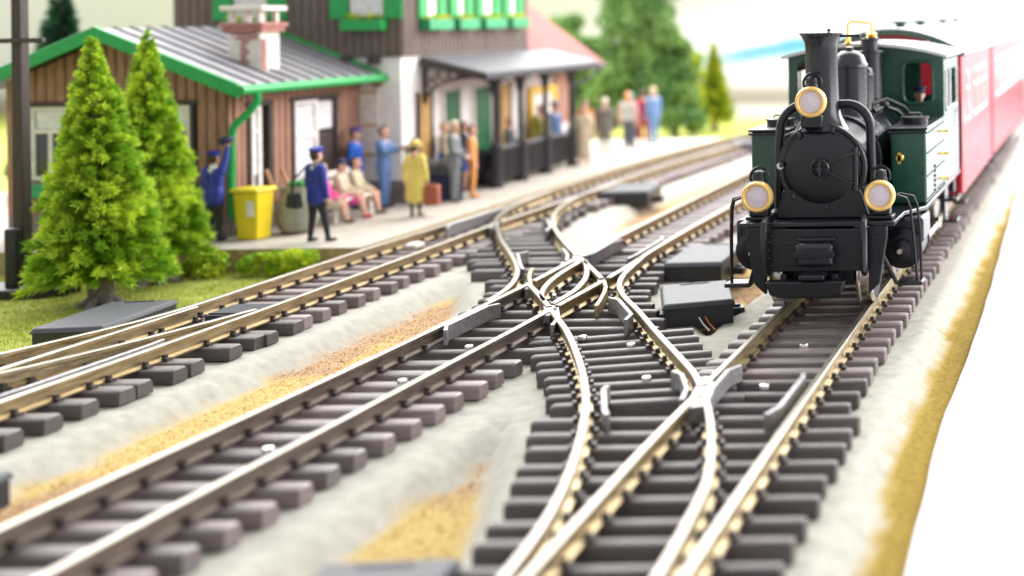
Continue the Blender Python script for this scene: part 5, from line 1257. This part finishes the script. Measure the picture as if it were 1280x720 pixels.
# grey suit and neighbours
figure('white-haired man in grey suit standing with hands in front', (-14.05, 27.75, ZP), R(-80), 1.78, 'grey', 'grey', 'dgrey', 'hairw', coatlen=.45, arms=(((-.02, .02, -.15), (.03, .13, -.22)), ((.02, .02, -.15), (-.03, .13, -.22))))
figure('woman in orange trousers partly behind the grey-suited man', (-13.98, 28.4, ZP), R(-70), 1.62, 'orange', 'orange', 'orange', 'brown')
figure('blond woman in cream blouse and blue skirt behind the yellow coat', (-14.85, 28.9, ZP), R(-60), 1.66, 'cream', 'cobalt', 'brown', 'blond', 'skirt', arms=(((-.02, .06, -.13), (.03, .17, -.20)), straightr))
figure('dark-haired woman in blue dress behind the grey-suited man', (-14.75, 29.6, ZP), R(-60), 1.6, 'navy', 'cobalt', 'brown', 'hairb', 'skirt')
# people under the canopy
figure('small dark figure waiting behind the railing by the ochre door', (-14.75, 31.9, ZP), R(-90), 1.5, 'dgrey', 'dgrey', 'black', 'hairb')
figure('figure in wide olive cloak behind the railing before the yellow frame', (-14.7, 33.55, ZP), R(-120), 1.7, 'olive', 'olive', 'brown', 'hairb', 'coat', coatlen=.1)
figure('man in blue jacket and blue cap behind the last railing panel', (-14.7, 34.4, ZP), R(-100), 1.72, 'slate', 'navy', 'black', 'hairb', hat=('cap', 'ltblue'))
# far crowd
figure('slim woman in cream dress beside the last canopy post', (-14.0, 34.6, ZP), R(-150), 1.62, 'cream', 'cream', 'orange', 'hairb', 'coat', coatlen=.12)
figure('figure in orange top with yellow bag in the far crowd', (-14.75, 36.6, ZP), R(180), 1.62, 'orange', 'red', 'brown', 'hairb')
figure('stooping man in grey-green coat seen from behind in the far crowd', (-14.25, 36.7, ZP), R(10), 1.68, 'greyg', 'greyg', 'brown', 'hairw', bend=.05, coatlen=.33)
figure('woman in teal hat between the coat and the shirt-sleeved man', (-14.45, 39.3, ZP), R(0), 1.6, 'purple', 'navy', 'black', 'hairb', hat=('brim', 'teal'))
figure('man in white shirt and dark trousers, hands hanging, in the far crowd', (-14.2, 38.4, ZP), R(5), 1.72, 'shirt', 'dgrey', 'dgrey', 'orange', sleeve='bare')
figure('person in dark red, half hidden behind the shirt-sleeved man', (-14.3, 40.0, ZP), R(20), 1.7, 'red', 'red', 'black', 'hairb')
figure('blond man in light blue, rightmost of the far crowd', (-13.95, 39.9, ZP), R(60), 1.78, 'ltblue', 'ltblue', 'slate', 'blond')
figure('driver in blue leaning inside the locomotive cab', (-2.95, 20.75, 1.0), R(205), 1.6, 'navy', 'navy', 'black', 'hairb', hat=('cap', 'navy'), group=None)

# ------------------------------------------------------------------ platform clutter
bn = thing('wheelie_bin', (-15.55, 23.45, ZP), 'yellow wheelie bin with paper label below the drainpipe', 'bin')
T = Matrix.Translation((-15.52, 23.4, 0)) @ Matrix.Rotation(R(-8), 4, 'Z')
mb = MB(); mb.T = T; mb.add([(-.20, -.17, ZP), (.20, -.17, ZP), (.20, .17, ZP), (-.20, .17, ZP), (-.25, -.21, .72), (.25, -.21, .72), (.25, .21, .72), (-.25, .21, .72)], [(3, 2, 1, 0), (4, 5, 6, 7), (0, 1, 5, 4), (1, 2, 6, 5), (2, 3, 7, 6), (3, 0, 4, 7)]); mb.build('body', M['yellow'], bn, bevel=.03)
mb = MB(); mb.T = T; mb.box(-.29, .29, -.26, .25, .72, .79, top=.94); mb.build('lid', M['yellow'], bn, bevel=.025)
mb = MB(); mb.T = T; mb.box(.04, .18, -.215, -.185, .28, .56); mb.build('label_sheet', M['paper'], bn)
mb = MB(); mb.T = T; mb.lathe((-.27, .05, ZP + .13), (-1, 0, 0), [(.13, -.05), (.13, .05), (.06, .06)], 18); mb.build('wheel', M['iron'], bn)
sk = thing('sack', (-15.1, 24.0, ZP), 'bulging grey-green burlap sack beside the yellow bin', 'sack')
mb = MB(); mb.lathe((-15.1, 24.0, ZP), (0, 0, 1), [(.20, 0), (.30, .08), (.34, .3), (.33, .52), (.27, .72), (.25, .82), (.28, .88), (.05, .86)], 22); V0 = mb.v; mb.v = [(a + .03 * noise.noise(Vector((a * 4, b * 4, c * 4))), b + .03 * noise.noise(Vector((a * 4 + 9, b * 4, c * 4))), c) for a, b, c in V0]; mb.build('cloth', M['sack'], sk)
mb = MB()
for k in range(9): mb.ball((-15.1 + .12 * math.cos(k * 2.4), 24.0 + .12 * math.sin(k * 2.4), .74 + .02 * (k % 3)), .07, 8)
mb.build('cabbages', M['lime'], None, label='green cabbages filling the top of the sack', cat='cabbage')
for dx, lab in ((-.28, 'left of two short wooden handles sticking out behind the bin'), (.02, 'right of two short wooden handles, leaning on the sack')):
    mb = MB(); mb.cyl((-15.18 + dx, 23.85, .72), (-15.3 + dx, 23.85, 1.06), .035, n=10); mb.build('handle', M['stick'], None, label=lab, cat='handle')
tb = thing('litter_bin', (-14.95, 30.9, ZP), 'round black litter bin in front of the green door', 'bin')
mb = MB(); mb.lathe((-14.85, 30.6, ZP), (0, 0, 1), [(.27, 0), (.30, .05), (.34, .75), (.30, .75), (.28, .2)], 22); mb.build('drum', M['iron'], tb)
mb = MB(); mb.lathe((-14.85, 30.6, ZP), (0, 0, 1), [(.34, .75), (.38, .76), (.38, .81), (.33, .82), (.31, .75)], 22, caps=False); mb.build('rim', M['iron'], tb)
